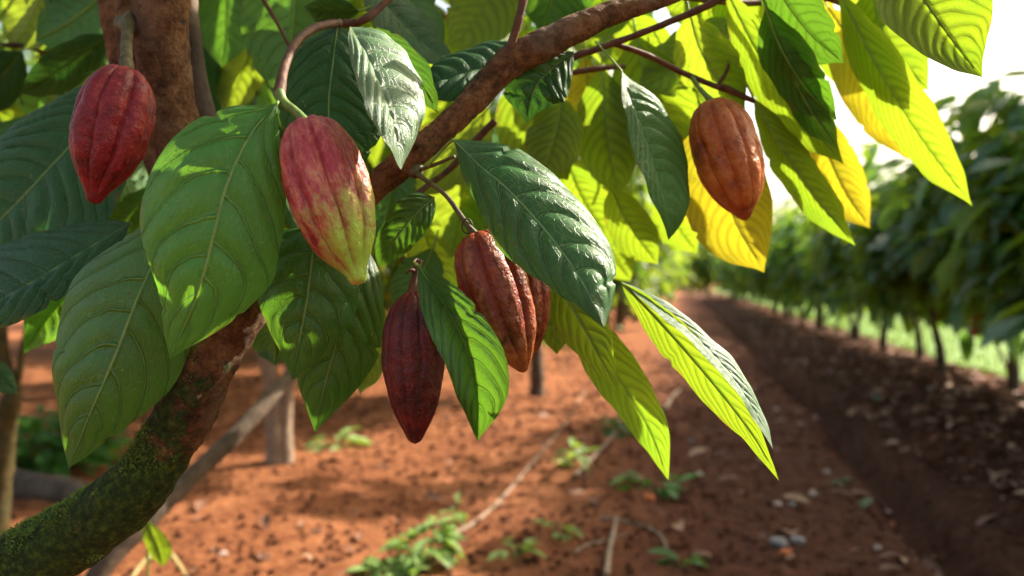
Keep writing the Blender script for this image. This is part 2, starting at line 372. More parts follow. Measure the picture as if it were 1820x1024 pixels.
def hero_leaf(mid, tab, dA, dB, mat, label=None, N=9, quilt=.003, up=1, camber=.0, seed=None, res=70, NU=14, pet=None, rib=.0012, wave=.0015, parent=None):
    """mid: [(px,py,depth)..] base to tip; tab: [(v, wA px, wB px)..] A is the picture-right side of a hanging leaf; dA, dB edge depth offsets"""
    global leaf_no
    leaf_no += 1; seed = seed if seed is not None else leaf_no
    m = spline(mid, res); v = np.linspace(0, 1, res); tab = np.array(tab, float)
    wA = smooth_prof(v, tab[:, [0, 1]]); wB = smooth_prof(v, tab[:, [0, 2]])
    rs = random.Random(seed*7 + 1); o1, o2 = rs.uniform(0, 50), rs.uniform(0, 50)
    wA = wA*np.array([1 + .035*mnoise.noise(Vector((x*7, o1, 0))) + .006*mnoise.noise(Vector((x*30, o1, 0))) - .8*max(0, mnoise.noise(Vector((x*16, o1, 5))) - .40) for x in v]); wB = wB*np.array([1 + .035*mnoise.noise(Vector((x*7, o2, 0))) + .006*mnoise.noise(Vector((x*30, o2, 0))) - .8*max(0, mnoise.noise(Vector((x*16, o2, 5))) - .40) for x in v])
    wA[0] = wB[0] = .3; wA[-1] = wB[-1] = .15
    d = np.gradient(m[:, :2], axis=0); k = 5; dd = np.pad(d, ((k, k), (0, 0)), 'edge'); d = np.stack([np.convolve(dd[:, i], np.ones(2*k+1)/(2*k+1), 'valid') for i in (0, 1)], 1)
    d /= np.linalg.norm(d, axis=1)[:, None]; nrm = np.stack([d[:, 1], -d[:, 0]], 1)
    f = np.maximum(wA, wB)/max(wA.max(), wB.max()); fA = wA/wA.max(); fB = wB/wB.max()
    mid3 = np.array([P(*q) for q in m])
    A = np.array([P(m[i, 0] + nrm[i, 0]*wA[i], m[i, 1] + nrm[i, 1]*wA[i], m[i, 2] + dA*fA[i]) for i in range(res)])
    B = np.array([P(m[i, 0] - nrm[i, 0]*wB[i], m[i, 1] - nrm[i, 1]*wB[i], m[i, 2] + dB*fB[i]) for i in range(res)])
    mb = MB(); petp = None if pet is None else np.array([P(*q) for q in pet])
    leaf_geo(mb, mid3, A, B, f, N, quilt, up, camber, seed, NU, rib, petp, wave)
    o = link('leaf', mb.mesh('leaf'), [M[mat], M['rib']], parent or TREE)
    if label: o['label'] = label
    HERO.append(mid3[res//2])
    return o
leaf_no = 0; HERO = []
def std(wa, wb, asym=0.): return [(v, w*wa, w*wb) for v, w in zip(PROF_V, PROF_W)]
def mleaf(bx, by, tx, ty, w, d, mat, bend=0., dd=0., tilt=0., label=None, up=1, N=10, res=36, wb=None, fold=0.):
    """mid-distance leaf: base px, tip px, half width px, depth, sideways bend px, depth change to tip, tilt = depth difference of the sides"""
    tilt = tilt if up == 1 else -tilt - .015
    L = math.hypot(tx-bx, ty-by); nx, ny = (ty-by)/L, -(tx-bx)/L
    pts = [(bx, by, d), (bx+(tx-bx)*.33+nx*bend*.9, by+(ty-by)*.33+ny*bend*.9, d+dd*.2), (bx+(tx-bx)*.68+nx*bend*.9, by+(ty-by)*.68+ny*bend*.9, d+dd*.55), (tx, ty, d+dd)]
    pet = [(bx-(tx-bx)*.18-nx*bend*.5, by-(ty-by)*.18 - 10, d), (bx, by, d)]
    return hero_leaf(pts, std(w, wb or w), tilt + fold, -tilt + fold, mat, label, N, .003, up, .004, None, res, 8, pet, .0014, .003)

# leaf template for crowns
def leaf_template(nr=7, nc=5):
    v = np.linspace(0, 1, nr); u = np.linspace(-1, 1, nc)
    w = np.interp(v, PROF_V, PROF_W)*.19; w[0] = .006; w[-1] = .004
    Vv = np.zeros((nr, nc, 3)); uv = np.zeros((nr, nc, 2)); u2 = np.zeros((nr, nc, 2))
    for i in range(nr):
        for j in range(nc):
            a = abs(u[j]); Vv[i, j] = (u[j]*w[i], v[i], a*w[i]*.45 - .28*v[i]**2 + .02*math.sin(v[i]*9 + u[j]*2))
            uv[i, j] = (u[j]*.5+.5, v[i]); u2[i, j] = (9*(v[i] - .11*a - .13*a*a), a)
    return Vv.reshape(-1, 3), grid_faces(nr, nc), uv.reshape(-1, 2), u2.reshape(-1, 2)
TPL = leaf_template(); TPL_LO = leaf_template(5, 3)
def put_leaf(mb, pos, yaw, pitch, roll, size, tpl=TPL, mat=0):
    R = np.array((Matrix.Rotation(yaw, 3, 'Z') @ Matrix.Rotation(pitch, 3, 'X') @ Matrix.Rotation(roll, 3, 'Y')))
    mb.add((tpl[0]*size) @ R.T + pos, tpl[1], tpl[2], tpl[3], mat)

# ================================================================== THE FOREGROUND CACAO TREE
TREE = empty('cacao_tree', (-1.05, 1.25, 0), 'large foreground cacao tree with mossy leaning trunk and big hanging leaves', 'cacao tree')
# trunk: from the ground, leaning up to the fork, on up and out of the picture
tp = [(-1.02, 1.45, -.06), (-1.0, 1.38, .35), (-.86, 1.26, .70)]
tr_ = [.105, .082, .064]
for px, py, d, w in ((0, 1040, 1.16, 150), (110, 965, 1.13, 138), (215, 895, 1.11, 124), (290, 800, 1.10, 114), (345, 705, 1.09, 106), (385, 620, 1.09, 102), (430, 545, 1.09, 108), (425, 460, 1.10, 100)):
    tp.append(P(px, py, d)); tr_.append(w*.89/2/F*d)
mb = MB()
tube(mb, tp, tr_, n=360, nc=84, rough=.15, rfreq=15, seed=3, fine=.06, lumps=[(P(300, 830, 1.04), .02, .006), (P(335, 715, 1.04), .016, .007), (P(360, 790, 1.05), .02, .005), (P(428, 600, 1.03), .02, .006), (P(180, 880, 1.06), .03, .008)])
tk = link('trunk', mb.mesh('trunk'), M['bark_moss'], TREE)
M['moss'] = leaf_mat('moss tuft', (.035, .08, .008), (.12, .21, .02), (.2, .3, .05), (.4, .6, .03), .3, .7)
mb = MB(); rm = random.Random(12); tv_ = tk.data.vertices; nv_ = len(tv_)
for k in range(60000):
    v_ = tv_[rm.randrange(nv_)]; co = v_.co
    if not (.55 < co.z < 1.2) : continue
    m_ = mnoise.noise(co*13) + .5*mnoise.noise(co*31) + (1.12 - co.z)*.9 + .35*v_.normal.z - .12
    if m_ < .26: continue
    nn = np.array(v_.normal) + np.array([rm.gauss(0, .45) for _ in range(3)]); nn = unit(nn); t_ = unit(np.cross(nn, [rm.gauss(0, 1) for _ in range(3)]))
    h_ = rm.uniform(.0015, .0045); w_ = rm.uniform(.0006, .0013); p0 = np.array(co) + np.array([rm.gauss(0, .0012) for _ in range(3)])
    mb.add([p0 - t_*w_, p0 + t_*w_, p0 + nn*h_ + t_*w_*.3, p0 + nn*h_ - t_*w_*.3], [[0, 1, 2, 3]])
tag(link('moss', mb.mesh('moss'), M['moss'], TREE), kind='stuff')
mb = MB()
tube(mb, [P(428, 520, 1.11), P(395, 420, 1.13), P(340, 300, 1.14), P(306, 200, 1.15), P(290, 90, 1.15), P(287, -30, 1.15), P(300, -260, 1.2), P(380, -600, 1.3), P(560, -900, 1.5)],
     [.030, .033, .030, .033, .035, .037, .035, .026, .014], n=230, nc=72, rough=.08, rfreq=22, seed=8, fine=.06)
tag(link('limb', mb.mesh('limb'), M['bark'], TREE), 'upright orange brown limb beside the crimson pod')
mb = MB()
tube(mb, [P(310, 300, 1.2), P(255, 190, 1.22), P(236, 90, 1.2), P(232, -20, 1.22), P(225, -200, 1.3)], [.014, .019, .021, .021, .016], n=90, nc=30, rough=.09, rfreq=25, seed=2, fine=.03)
tube(mb, [P(290, 340, 1.28), P(225, 150, 1.3), P(200, 40, 1.32), P(185, -80, 1.35)], [.012, .016, .017, .016], n=60, nc=24, rough=.09, rfreq=25, seed=5)
link('limb', mb.mesh('limb'), M['bark'], TREE)
mb = MB()
tube(mb, [P(400, 330, 1.25), P(372, 230, 1.25), P(350, 130, 1.26), P(338, 30, 1.28), P(330, -150, 1.35)], [.015, .0155, .014, .013, .011], n=90, nc=28, rough=.07, rfreq=25, seed=6, fine=.03, lumps=[(P(376, 152, 1.22), .012, .005)])
link('limb', mb.mesh('limb'), M['bark_far'], TREE)
BR = [(430, 560, 1.12, 50), (520, 480, 1.10, 50), (600, 400, 1.09, 50), (665, 335, 1.08, 49), (730, 278, 1.07, 52), (782, 235, 1.08, 47), (840, 180, 1.09, 47), (905, 112, 1.10, 55), (990, 68, 1.11, 54), (1080, 26, 1.13, 44), (1190, -8, 1.16, 32), (1320, -70, 1.22, 30), (1480, -210, 1.3, 22), (1600, -420, 1.4, 12)]
mb = MB()
tube(mb, [P(*q[:3]) for q in BR], [q[3]/2/F*q[2] for q in BR], n=340, nc=64, rough=.10, rfreq=24, seed=11, fine=.08,
     lumps=[(P(900, 95, 1.06), .013, .006), (P(1185, 5, 1.12), .014, .008), (P(738, 300, 1.04), .013, .006), (P(1060, 18, 1.08), .013, .005), (P(820, 215, 1.05), .012, .004)])
tube(mb, [P(738, 262, 1.052), P(744, 256, 1.043)], [.0042, .0036], n=10, nc=12, mat=0)
branch = tag(link('branch', mb.mesh('branch'), M['bark'], TREE), 'thick rough brown branch rising diagonally across the picture')
def twig(pts, rads, mat='twig_red', nm='twig', lab=None, parent=None, n=None, nc=12, rough=.12, lumps=()):
    mb = MB(); tube(mb, [P(*q) for q in pts], rads, n=n or 14*len(pts), nc=nc, rough=rough, rfreq=60, seed=len(bpy.data.objects), lumps=lumps)
    o = link(nm, mb.mesh(nm), M[mat], parent or TREE)
    if lab: o['label'] = lab
    return o
twig([(898, 108, 1.09), (910, 75, 1.085), (922, 35, 1.08), (932, -10, 1.08), (945, -60, 1.08)], [.0095, .0058, .0055, .006, .005], lab='short upright twig on top of the branch')
twig([(1300, -12, 1.25), (1240, 18, 1.25), (1150, 55, 1.25), (1060, 88, 1.25), (1020, 102, 1.25), (930, 160, 1.27)], [.006, .0056, .005, .005, .0055, .005])
twig([(1085, 76, 1.26), (1150, 98, 1.28), (1210, 128, 1.3), (1268, 152, 1.32), (1290, 158, 1.33), (1340, 180, 1.36)], [.004, .0045, .0045, .0045, .006, .004])
twig([(1276, 152, 1.33), (1292, 125, 1.34), (1300, 90, 1.35)], [.003, .003, .002])
twig([(1165, -10, 1.3), (1330, 5, 1.4), (1440, -10, 1.45), (1530, 15, 1.5), (1580, 0, 1.5)], [.004, .006, .006, .006, .004])
twig([(462, -10, 1.35), (492, 40, 1.35), (520, 95, 1.35)], [.0035, .003, .002])
twig([(580, 42, 1.22), (640, 38, 1.22), (690, 0, 1.24), (730, -40, 1.25)], [.006, .006, .005, .005])
twig([(880, 215, 1.35), (850, 245, 1.35), (800, 300, 1.35), (760, 330, 1.34), (700, 380, 1.3)], [.006, .006, .005, .005, .004])
twig([(1015, 130, 1.4), (1060, 122, 1.4), (1110, 118, 1.42)], [.005, .005, .004])
twig([(-20, 80, 1.9), (40, 82, 1.9), (95, 100, 1.9)], [.006, .006, .004])
twig([(741, 300, 1.068), (736, 306, 1.06), (728, 309, 1.055)], [.010, .009, .004], 'twig', nm='flower_cushion')
twig([(215, 40, 1.15), (232, 46, 1.13), (240, 60, 1.13)], [.010, .013, .010], 'twig', nm='flower_cushion')
twig([(735, 306, 1.06), (775, 292, 1.05), (808, 278, 1.03)], [.0028, .0022, .0022], 'twig')

# ---- leaves in the plane of focus, one by one (base to tip)
lf = hero_leaf
lf([(492, 184, .97), (445, 240, .955), (403, 330, .94), (378, 425, .935), (350, 525, .94), (302, 640, .96)],
   [(0, 0, 0), (.05, 26, 22), (.12, 58, 62), (.22, 92, 108), (.35, 112, 132), (.5, 118, 138), (.62, 124, 118), (.72, 98, 90), (.82, 66, 60), (.91, 32, 32), (.96, 13, 14), (1, 0, 0)],
   .035, .02, 'leaf_bright', 'broad bright green leaf hanging between the crimson pod and the pink green pod', N=6.6, quilt=.0056, camber=.004, pet=[(498, 176, 1.0), (492, 184, .97)], rib=.0016)
lf([(318, 372, 1.07), (285, 440, 1.05), (244, 530, 1.03), (205, 630, 1.02), (160, 735, 1.02), (122, 833, 1.03)],
   [(0, 0, 0), (.1, 50, 40), (.2, 85, 75), (.32, 108, 108), (.45, 118, 120), (.58, 116, 112), (.7, 92, 90), (.8, 66, 62), (.9, 34, 32), (.96, 13, 13), (1, 0, 0)],
   .03, .05, 'leaf', 'mid green leaf hanging lowest at the side of the mossy trunk', N=7.5, quilt=.004, camber=.005, rib=.0015)
lf([(226, 150, 1.32), (165, 215, 1.30), (95, 290, 1.28), (20, 370, 1.27), (-90, 480, 1.28)],
   [(0, 0, 0), (.1, 50, 50), (.25, 110, 78), (.45, 140, 100), (.65, 125, 105), (.8, 90, 85), (.93, 30, 30), (1, 0, 0)],
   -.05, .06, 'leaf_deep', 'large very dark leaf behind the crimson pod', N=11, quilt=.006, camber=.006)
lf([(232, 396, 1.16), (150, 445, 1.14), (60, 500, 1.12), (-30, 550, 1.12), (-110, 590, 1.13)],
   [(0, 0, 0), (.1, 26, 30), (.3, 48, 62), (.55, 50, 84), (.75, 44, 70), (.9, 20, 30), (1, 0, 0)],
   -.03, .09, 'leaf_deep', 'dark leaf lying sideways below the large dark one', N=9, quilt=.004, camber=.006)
lf([(170, 470, 1.38), (135, 510, 1.36), (90, 560, 1.35), (42, 628, 1.36)],
   [(0, 0, 0), (.15, 30, 40), (.4, 55, 62), (.65, 46, 50), (.85, 20, 22), (1, 0, 0)],
   -.06, -.06, 'leaf_bright', 'small pale sunlit leaf above the slender left trunk', N=8, quilt=.005, up=1)
# behind the pink pod
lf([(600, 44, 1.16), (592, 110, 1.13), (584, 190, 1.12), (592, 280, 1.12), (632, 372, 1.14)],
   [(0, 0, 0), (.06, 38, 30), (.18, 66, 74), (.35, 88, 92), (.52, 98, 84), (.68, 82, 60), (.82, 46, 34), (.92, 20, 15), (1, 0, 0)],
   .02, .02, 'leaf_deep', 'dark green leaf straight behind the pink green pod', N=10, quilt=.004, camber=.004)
lf([(622, 48, 1.02), (650, 95, .985), (680, 165, .955), (702, 235, .935), (713, 302, .93)],
   [(0, 0, 0), (.06, 24, 14), (.18, 52, 26), (.35, 66, 36), (.52, 72, 38), (.66, 62, 31), (.8, 36, 20), (.9, 18, 10), (.96, 7, 5), (1, 0, 0)],
   .065, -.04, 'leaf_glare', 'folded glossy leaf with white sun patches over the branch', N=8, quilt=.004, camber=.004, NU=16)
lf([(628, 52, 1.10), (680, 78, 1.08), (725, 118, 1.07), (760, 165, 1.08), (778, 200, 1.1)],
   [(0, 0, 0), (.15, 20, 26), (.4, 30, 40), (.65, 28, 38), (.85, 14, 20), (1, 0, 0)],
   -.02, .03, 'leaf_blue', N=9, quilt=.004)
lf([(950, 92, 1.20), (890, 112, 1.18), (830, 130, 1.16), (775, 148, 1.15), (738, 158, 1.16)],
   [(0, 0, 0), (.1, 22, 26), (.3, 36, 40), (.55, 42, 42), (.8, 34, 32), (.93, 16, 14), (1, 0, 0)],
   -.04, .05, 'leaf_deep', 'dark leaf lying behind the upright twig', N=8, quilt=.005, camber=.005)
lf([(1020, 92, 1.14), (985, 118, 1.13), (955, 150, 1.12), (942, 185, 1.12), (936, 219, 1.13)],
   [(0, 0, 0), (.12, 24, 18), (.35, 52, 46), (.6, 56, 58), (.75, 38, 50), (.85, 18, 28), (.93, 8, 10), (1, 0, 0)],
   .0, .0, 'leaf_deep', 'short crinkled dark leaf poking out below the branch', N=7, quilt=.006, camber=.006, wave=.004)
lf([(806, 248, 1.02), (850, 292, .985), (902, 336, .955), (960, 398, .935), (1015, 470, .905), (1050, 530, .885), (1074, 582, .875)],
   [(0, 0, 0), (.05, 20, 12), (.13, 46, 34), (.25, 68, 58), (.38, 76, 78), (.5, 78, 84), (.62, 80, 72), (.73, 76, 56), (.83, 58, 36), (.91, 34, 20), (.96, 16, 9), (1, 0, 0)],
   .055, .01, 'leaf_blue', 'big glossy dark green leaf with white glare near its tip beside the rust brown pod', N=7.5, quilt=.0055, camber=.008, NU=18, res=90, pet=[(760, 296, 1.05), (790, 262, 1.04), (806, 248, 1.02)], rib=.0015)
lf([(1106, 128, 1.22), (1122, 185, 1.20), (1146, 250, 1.19), (1170, 320, 1.185), (1186, 380, 1.18), (1188, 427, 1.19)],
   [(0, 0, 0), (.06, 12, 6), (.18, 42, 14), (.34, 58, 22), (.5, 62, 26), (.66, 56, 24), (.8, 42, 17), (.9, 25, 9), (.96, 11, 4), (1, 0, 0)],
   .05, -.05, 'leaf_blue', 'narrow folded silvery green leaf left of the orange pod', N=11, quilt=.005, camber=.004, NU=14, pet=[(1058, 74, 1.25), (1082, 100, 1.235), (1106, 128, 1.22)])
lf([(772, 350, 1.09), (735, 385, 1.08), (700, 430, 1.08), (672, 472, 1.09)],
   [(0, 0, 0), (.1, 20, 24), (.3, 34, 40), (.55, 34, 36), (.78, 26, 28), (.92, 14, 14), (1, 0, 0)],
   .01, .01, 'leaf', 'small oval leaf between the pink green pod and the rust brown pod', N=8, quilt=.003, camber=.003)
lf([(560, 400, 1.06), (556, 450, 1.04), (546, 530, 1.03), (533, 600, 1.03), (520, 676, 1.04)],
   [(0, 0, 0), (.08, 60, 70), (.22, 84, 104), (.42, 90, 100), (.58, 84, 80), (.72, 66, 54), (.85, 36, 28), (.94, 14, 11), (1, 0, 0)],
   .02, .02, 'leaf', 'dark broad leaf hanging under the pink green pod', N=6.5, quilt=.0035, camber=.004)
lf([(655, 445, 1.12), (628, 520, 1.09), (598, 610, 1.08), (576, 690, 1.08), (560, 769, 1.09)],
   [(0, 0, 0), (.1, 34, 30), (.25, 60, 52), (.45, 76, 68), (.62, 72, 66), (.76, 52, 48), (.88, 27, 24), (.95, 10, 10), (1, 0, 0)],
   .03, .03, 'leaf', 'quilted green leaf hanging behind the dark broad one beside the maroon pod', N=8.5, quilt=.005, camber=.004)
lf([(742, 471, .985), (772, 515, .955), (806, 570, .94), (836, 640, .935), (850, 712, .94), (849, 784, .955)],
   [(0, 0, 0), (.06, 12, 14), (.18, 32, 36), (.34, 48, 48), (.5, 58, 46), (.64, 62, 42), (.76, 56, 36), (.86, 36, 24), (.94, 14, 11), (1, 0, 0)],
   -.03, -.034, 'leaf', 'green leaf with sunlit tip hanging between the maroon pod and the rust brown pod', N=8, quilt=.0035, camber=.004, rib=.0014, pet=[(736, 466, .99), (742, 471, .985)])
lf([(1015, 560, 1.26), (1062, 620, 1.24), (1110, 690, 1.23), (1154, 765, 1.23), (1188, 854, 1.25)],
   [(0, 0, 0), (.1, 28, 24), (.25, 44, 40), (.45, 44, 40), (.62, 40, 34), (.76, 32, 24), (.88, 18, 13), (.95, 8, 5), (1, 0, 0)],
   -.03, .02, 'leaf_lime', 'backlit lime leaf hanging below the big glossy leaf', N=10, quilt=.0018, up=-1)
lf([(975, 470, 1.14), (1000, 520, 1.12), (1035, 580, 1.10), (1068, 640, 1.10), (1098, 694, 1.12)],
   [(0, 0, 0), (.12, 30, 28), (.35, 46, 42), (.6, 40, 36), (.82, 20, 18), (1, 0, 0)],
   -.02, .02, 'leaf_olive', N=9, quilt=.003, up=-1)
lf([(985, 480, 1.26), (980, 530, 1.25), (984, 580, 1.25), (990, 630, 1.26)],
   [(0, 0, 0), (.2, 40, 34), (.5, 50, 42), (.8, 28, 22), (1, 0, 0)], .02, .02, 'leaf_lime', N=8, up=-1)
# the long pair at the right of the big leaf
lf([(1104, 502, 1.02), (1150, 548, 1.01), (1208, 612, 1.0), (1270, 685, 1.0), (1334, 768, 1.0), (1366, 820, 1.01), (1384, 854, 1.02)],
   [(0, 0, 0), (.06, 10, 12), (.18, 24, 28), (.35, 32, 36), (.55, 34, 34), (.7, 26, 26), (.83, 13, 16), (.93, 5, 7), (1, 0, 0)],
   -.02, .018, 'leaf_lime', 'long narrow yellow green backlit leaf pointing down towards the dirt path', N=12, quilt=.0016, up=-1, res=90, rib=.0016)
lf([(1108, 503, 1.02), (1170, 542, 1.0), (1240, 602, .98), (1300, 668, .96), (1345, 738, .945), (1374, 798, .93)],
   [(0, 0, 0), (.06, 6, 5), (.2, 12, 12), (.4, 18, 13), (.6, 20, 12), (.78, 15, 9), (.9, 8, 5), (1, 0, 0)],
   .018, -.016, 'leaf_glare', 'narrow silver glared leaf lying along the long yellow green one', N=14, quilt=.002, up=1, res=90, rib=.001)
# right upper cluster
lf([(1600, -90, 1.10), (1632, -20, 1.08), (1672, 42, 1.07), (1712, 98, 1.08), (1746, 138, 1.10)],
   [(0, 0, 0), (.12, 60, 50), (.3, 98, 82), (.5, 112, 72), (.68, 88, 52), (.82, 50, 34), (.92, 20, 14), (1, 0, 0)],
   -.035, -.028, 'leaf_lime', 'yellow green leaf filling the upper right corner', N=11, quilt=.004, up=-1)
mleaf(1488, -20, 1728, 366, 50, 1.42, 'leaf_lime', -14, .0, .03, 'longest backlit yellow green leaf hanging against the white sky', up=-1, N=17, res=60, wb=46)
mleaf(1470, 10, 1614, 284, 62, 1.54, 'leaf_yellow', 8, .03, .0, 'yellow leaf behind the longest backlit leaf', up=-1, N=15, wb=62)
mleaf(1545, -30, 1650, 160, 60, 1.44, 'leaf_lime', -20, .0, .02, up=-1)
mleaf(1290, -20, 1500, 292, 46, 1.36, 'leaf_lime', -18, .03, .02, 'slanting yellow green leaf above the orange pod', up=-1, N=15)
mleaf(1338, 172, 1520, 437, 36, 1.36, 'leaf_lime', -10, .02, .02, up=-1, N=16)
mleaf(1272, 176, 1358, 484, 78, 1.42, 'leaf_yellow', -28, .02, .02, 'bright yellow backlit leaf right behind the orange pod', up=-1, N=13, res=60, wb=80)
mleaf(1450, 190, 1546, 406, 48, 1.62, 'leaf_yellow', -16, .02, .0, up=-1, N=13)
mleaf(1420, 270, 1480, 392, 40, 1.66, 'leaf_yellow', 4, .02, .0, up=-1)
mleaf(1365, -60, 1500, 112, 52, 1.27, 'leaf', -16, .02, .04, up=-1)
mleaf(1360, 10, 1488, 214, 46, 1.29, 'leaf', -18, .02, .03, up=-1)
mleaf(1372, 40, 1492, 268, 34, 1.31, 'leaf', -12, .02, .03, up=-1)
mleaf(1225, 20, 1325, 196, 56, 1.36, 'leaf_olive', -18, .0, .03, up=-1)
mleaf(1300, 30, 1130, 160, 50, 1.50, 'leaf_lime', 10, .0, .03, up=-1)
mleaf(1130, 60, 1235, 300, 72, 1.52, 'leaf_lime', -20, .05, .02, up=-1)
mleaf(1180, 150, 1250, 330, 54, 1.60, 'leaf_lime', -10, .0, .02, up=-1)
mleaf(1070, 120, 1100, 350, 56, 1.56, 'leaf_lime', -6, .0, .02, up=-1)
mleaf(1150, 110, 1120, 300, 50, 1.58, 'leaf_lime', 6, .0, .02, up=-1)
mleaf(930, 120, 1010, 320, 72, 1.50, 'leaf_lime', -16, .0, .02, 'lime leaf glowing below the branch', up=-1)
mleaf(1000, 170, 960, 320, 50, 1.44, 'leaf_lime', 6, .0, .02, up=-1)
mleaf(1085, 330, 1170, 470, 40, 1.6, 'leaf_lime', -8, .0, .02, up=-1)
mleaf(1180, 270, 1230, 400, 36, 1.6, 'leaf_yellow', -8, .0, .02, up=-1)
mleaf(1010, 290, 1080, 420, 44, 1.7, 'leaf_lime', -8, .0, .02, up=-1)
rq = random.Random(5)
for (bx, by, tx, ty, w, d, mt) in ((1240, -60, 1270, 90, 44, 1.55, 'leaf_lime'), (1330, -60, 1400, 130, 40, 1.72, 'leaf_lime'), (1415, -70, 1440, 90, 44, 1.75, 'leaf_yellow'), (1500, -60, 1570, 60, 40, 1.45, 'leaf_olive'), 
        (1440, 60, 1560, 180, 40, 1.7, 'leaf_lime'), (1330, 90, 1420, 250, 34, 1.66, 'leaf_yellow'), (1290, -60, 1340, 60, 40, 1.5, 'leaf_lime'), (1180, 90, 1290, 240, 50, 1.7, 'leaf_lime'), (1290, 60, 1240, 190, 40, 1.72, 'leaf_yellow'), (1100, 20, 1180, 150, 50, 1.72, 'leaf_lime'),
        (1040, 100, 1020, 260, 46, 1.66, 'leaf_yellow'), (1180, 330, 1240, 450, 36, 1.8, 'leaf_lime'), (1060, 400, 1120, 500, 36, 1.8, 'leaf_lime'), (1590, -40, 1640, 70, 46, 1.6, 'leaf_lime')):
    mleaf(bx, by, tx, ty, w, d, mt, rq.uniform(-14, 14), .03, .03, up=-1, N=12)
# upper middle
mleaf(905, -80, 800, 86, 64, 1.50, 'leaf_lime', 12, .0, .03, 'translucent lime leaf between twigs above the branch', up=-1)
mleaf(1000, -110, 960, 60, 70, 1.55, 'leaf', 8, .0, .03, up=-1)
mleaf(1110, -90, 1040, 70, 56, 1.60, 'leaf_lime', 8, .0, .03, up=-1)
mleaf(1210, -80, 1230, 60, 50, 1.65, 'leaf_lime', 8, .0, .03, up=-1)
mleaf(640, -70, 815, 118, 40, 1.32, 'leaf_deep', -22, .0, .05)
mleaf(700, -90, 790, 90, 44, 1.42, 'leaf_blue', -16, .0, .05)
mleaf(640, -20, 690, 130, 60, 1.55, 'leaf_olive', 0, .0, .0, up=-1)
mleaf(640, 20, 540, 12, 24, 1.26, 'leaf_deep', 4, .0, .03)
mleaf(530, -110, 505, 178, 92, 1.55, 'leaf', 4, .0, .02, 'large soft green leaf between the upright limb and the pod stalk', up=-1, N=11)
mleaf(400, -80, 395, 120, 56, 1.75, 'leaf', 4, .0, .03, up=-1)
mleaf(380, 60, 440, 250, 46, 1.9, 'leaf_deep', -6, .0, .03)
mleaf(452, 60, 395, 200, 40, 1.85, 'leaf_olive', 6, .0, .03, up=-1)
mleaf(870, 190, 700, 330, 62, 1.55, 'leaf_olive', 12, .0, .03, up=-1)
mleaf(820, 270, 800, 460, 58, 1.6, 'leaf_olive', 8, .0, .03, up=-1)
mleaf(700, 270, 672, 430, 46, 1.5, 'leaf', 8, .0, .03, up=-1)
mleaf(770, 440, 700, 560, 46, 1.5, 'leaf', 8, .0, .03, up=-1)
mleaf(740, 380, 800, 540, 46, 1.7, 'leaf_lime', 0, .0, .03, up=-1)
mleaf(860, 330, 900, 470, 60, 1.6, 'leaf', -8, .0, .03, up=-1)
mleaf(660, 520, 640, 700, 40, 1.35, 'leaf_lime', 6, .0, .02, up=-1)
mleaf(470, 540, 490, 650, 46, 1.4, 'leaf', 6, .0, .02, up=-1)
# upper left
mleaf(210, -40, 62, 72, 70, 1.65, 'leaf', 10, .0, .03, up=-1)
mleaf(196, 60, 34, 166, 40, 1.50, 'leaf_deep', 6, .0, .04, 'dark leaf pointing sideways above the crimson pod')
mleaf(90, -60, 20, 90, 60, 1.9, 'leaf_olive', 8, .0, .03, up=-1)
mleaf(40, 90, -60, 190, 50, 1.8, 'leaf_deep', 6, .0, .03)
mleaf(160, 110, 90, 240, 44, 1.95, 'leaf_lime', 6, .0, .03, up=-1)
mleaf(270, 330, 180, 430, 30, 1.45, 'leaf', 6, .0, .03)
mleaf(-60, 640, 30, 700, 26, 1.5, 'leaf_deep', 6, .0, .03)
n_single = leaf_no

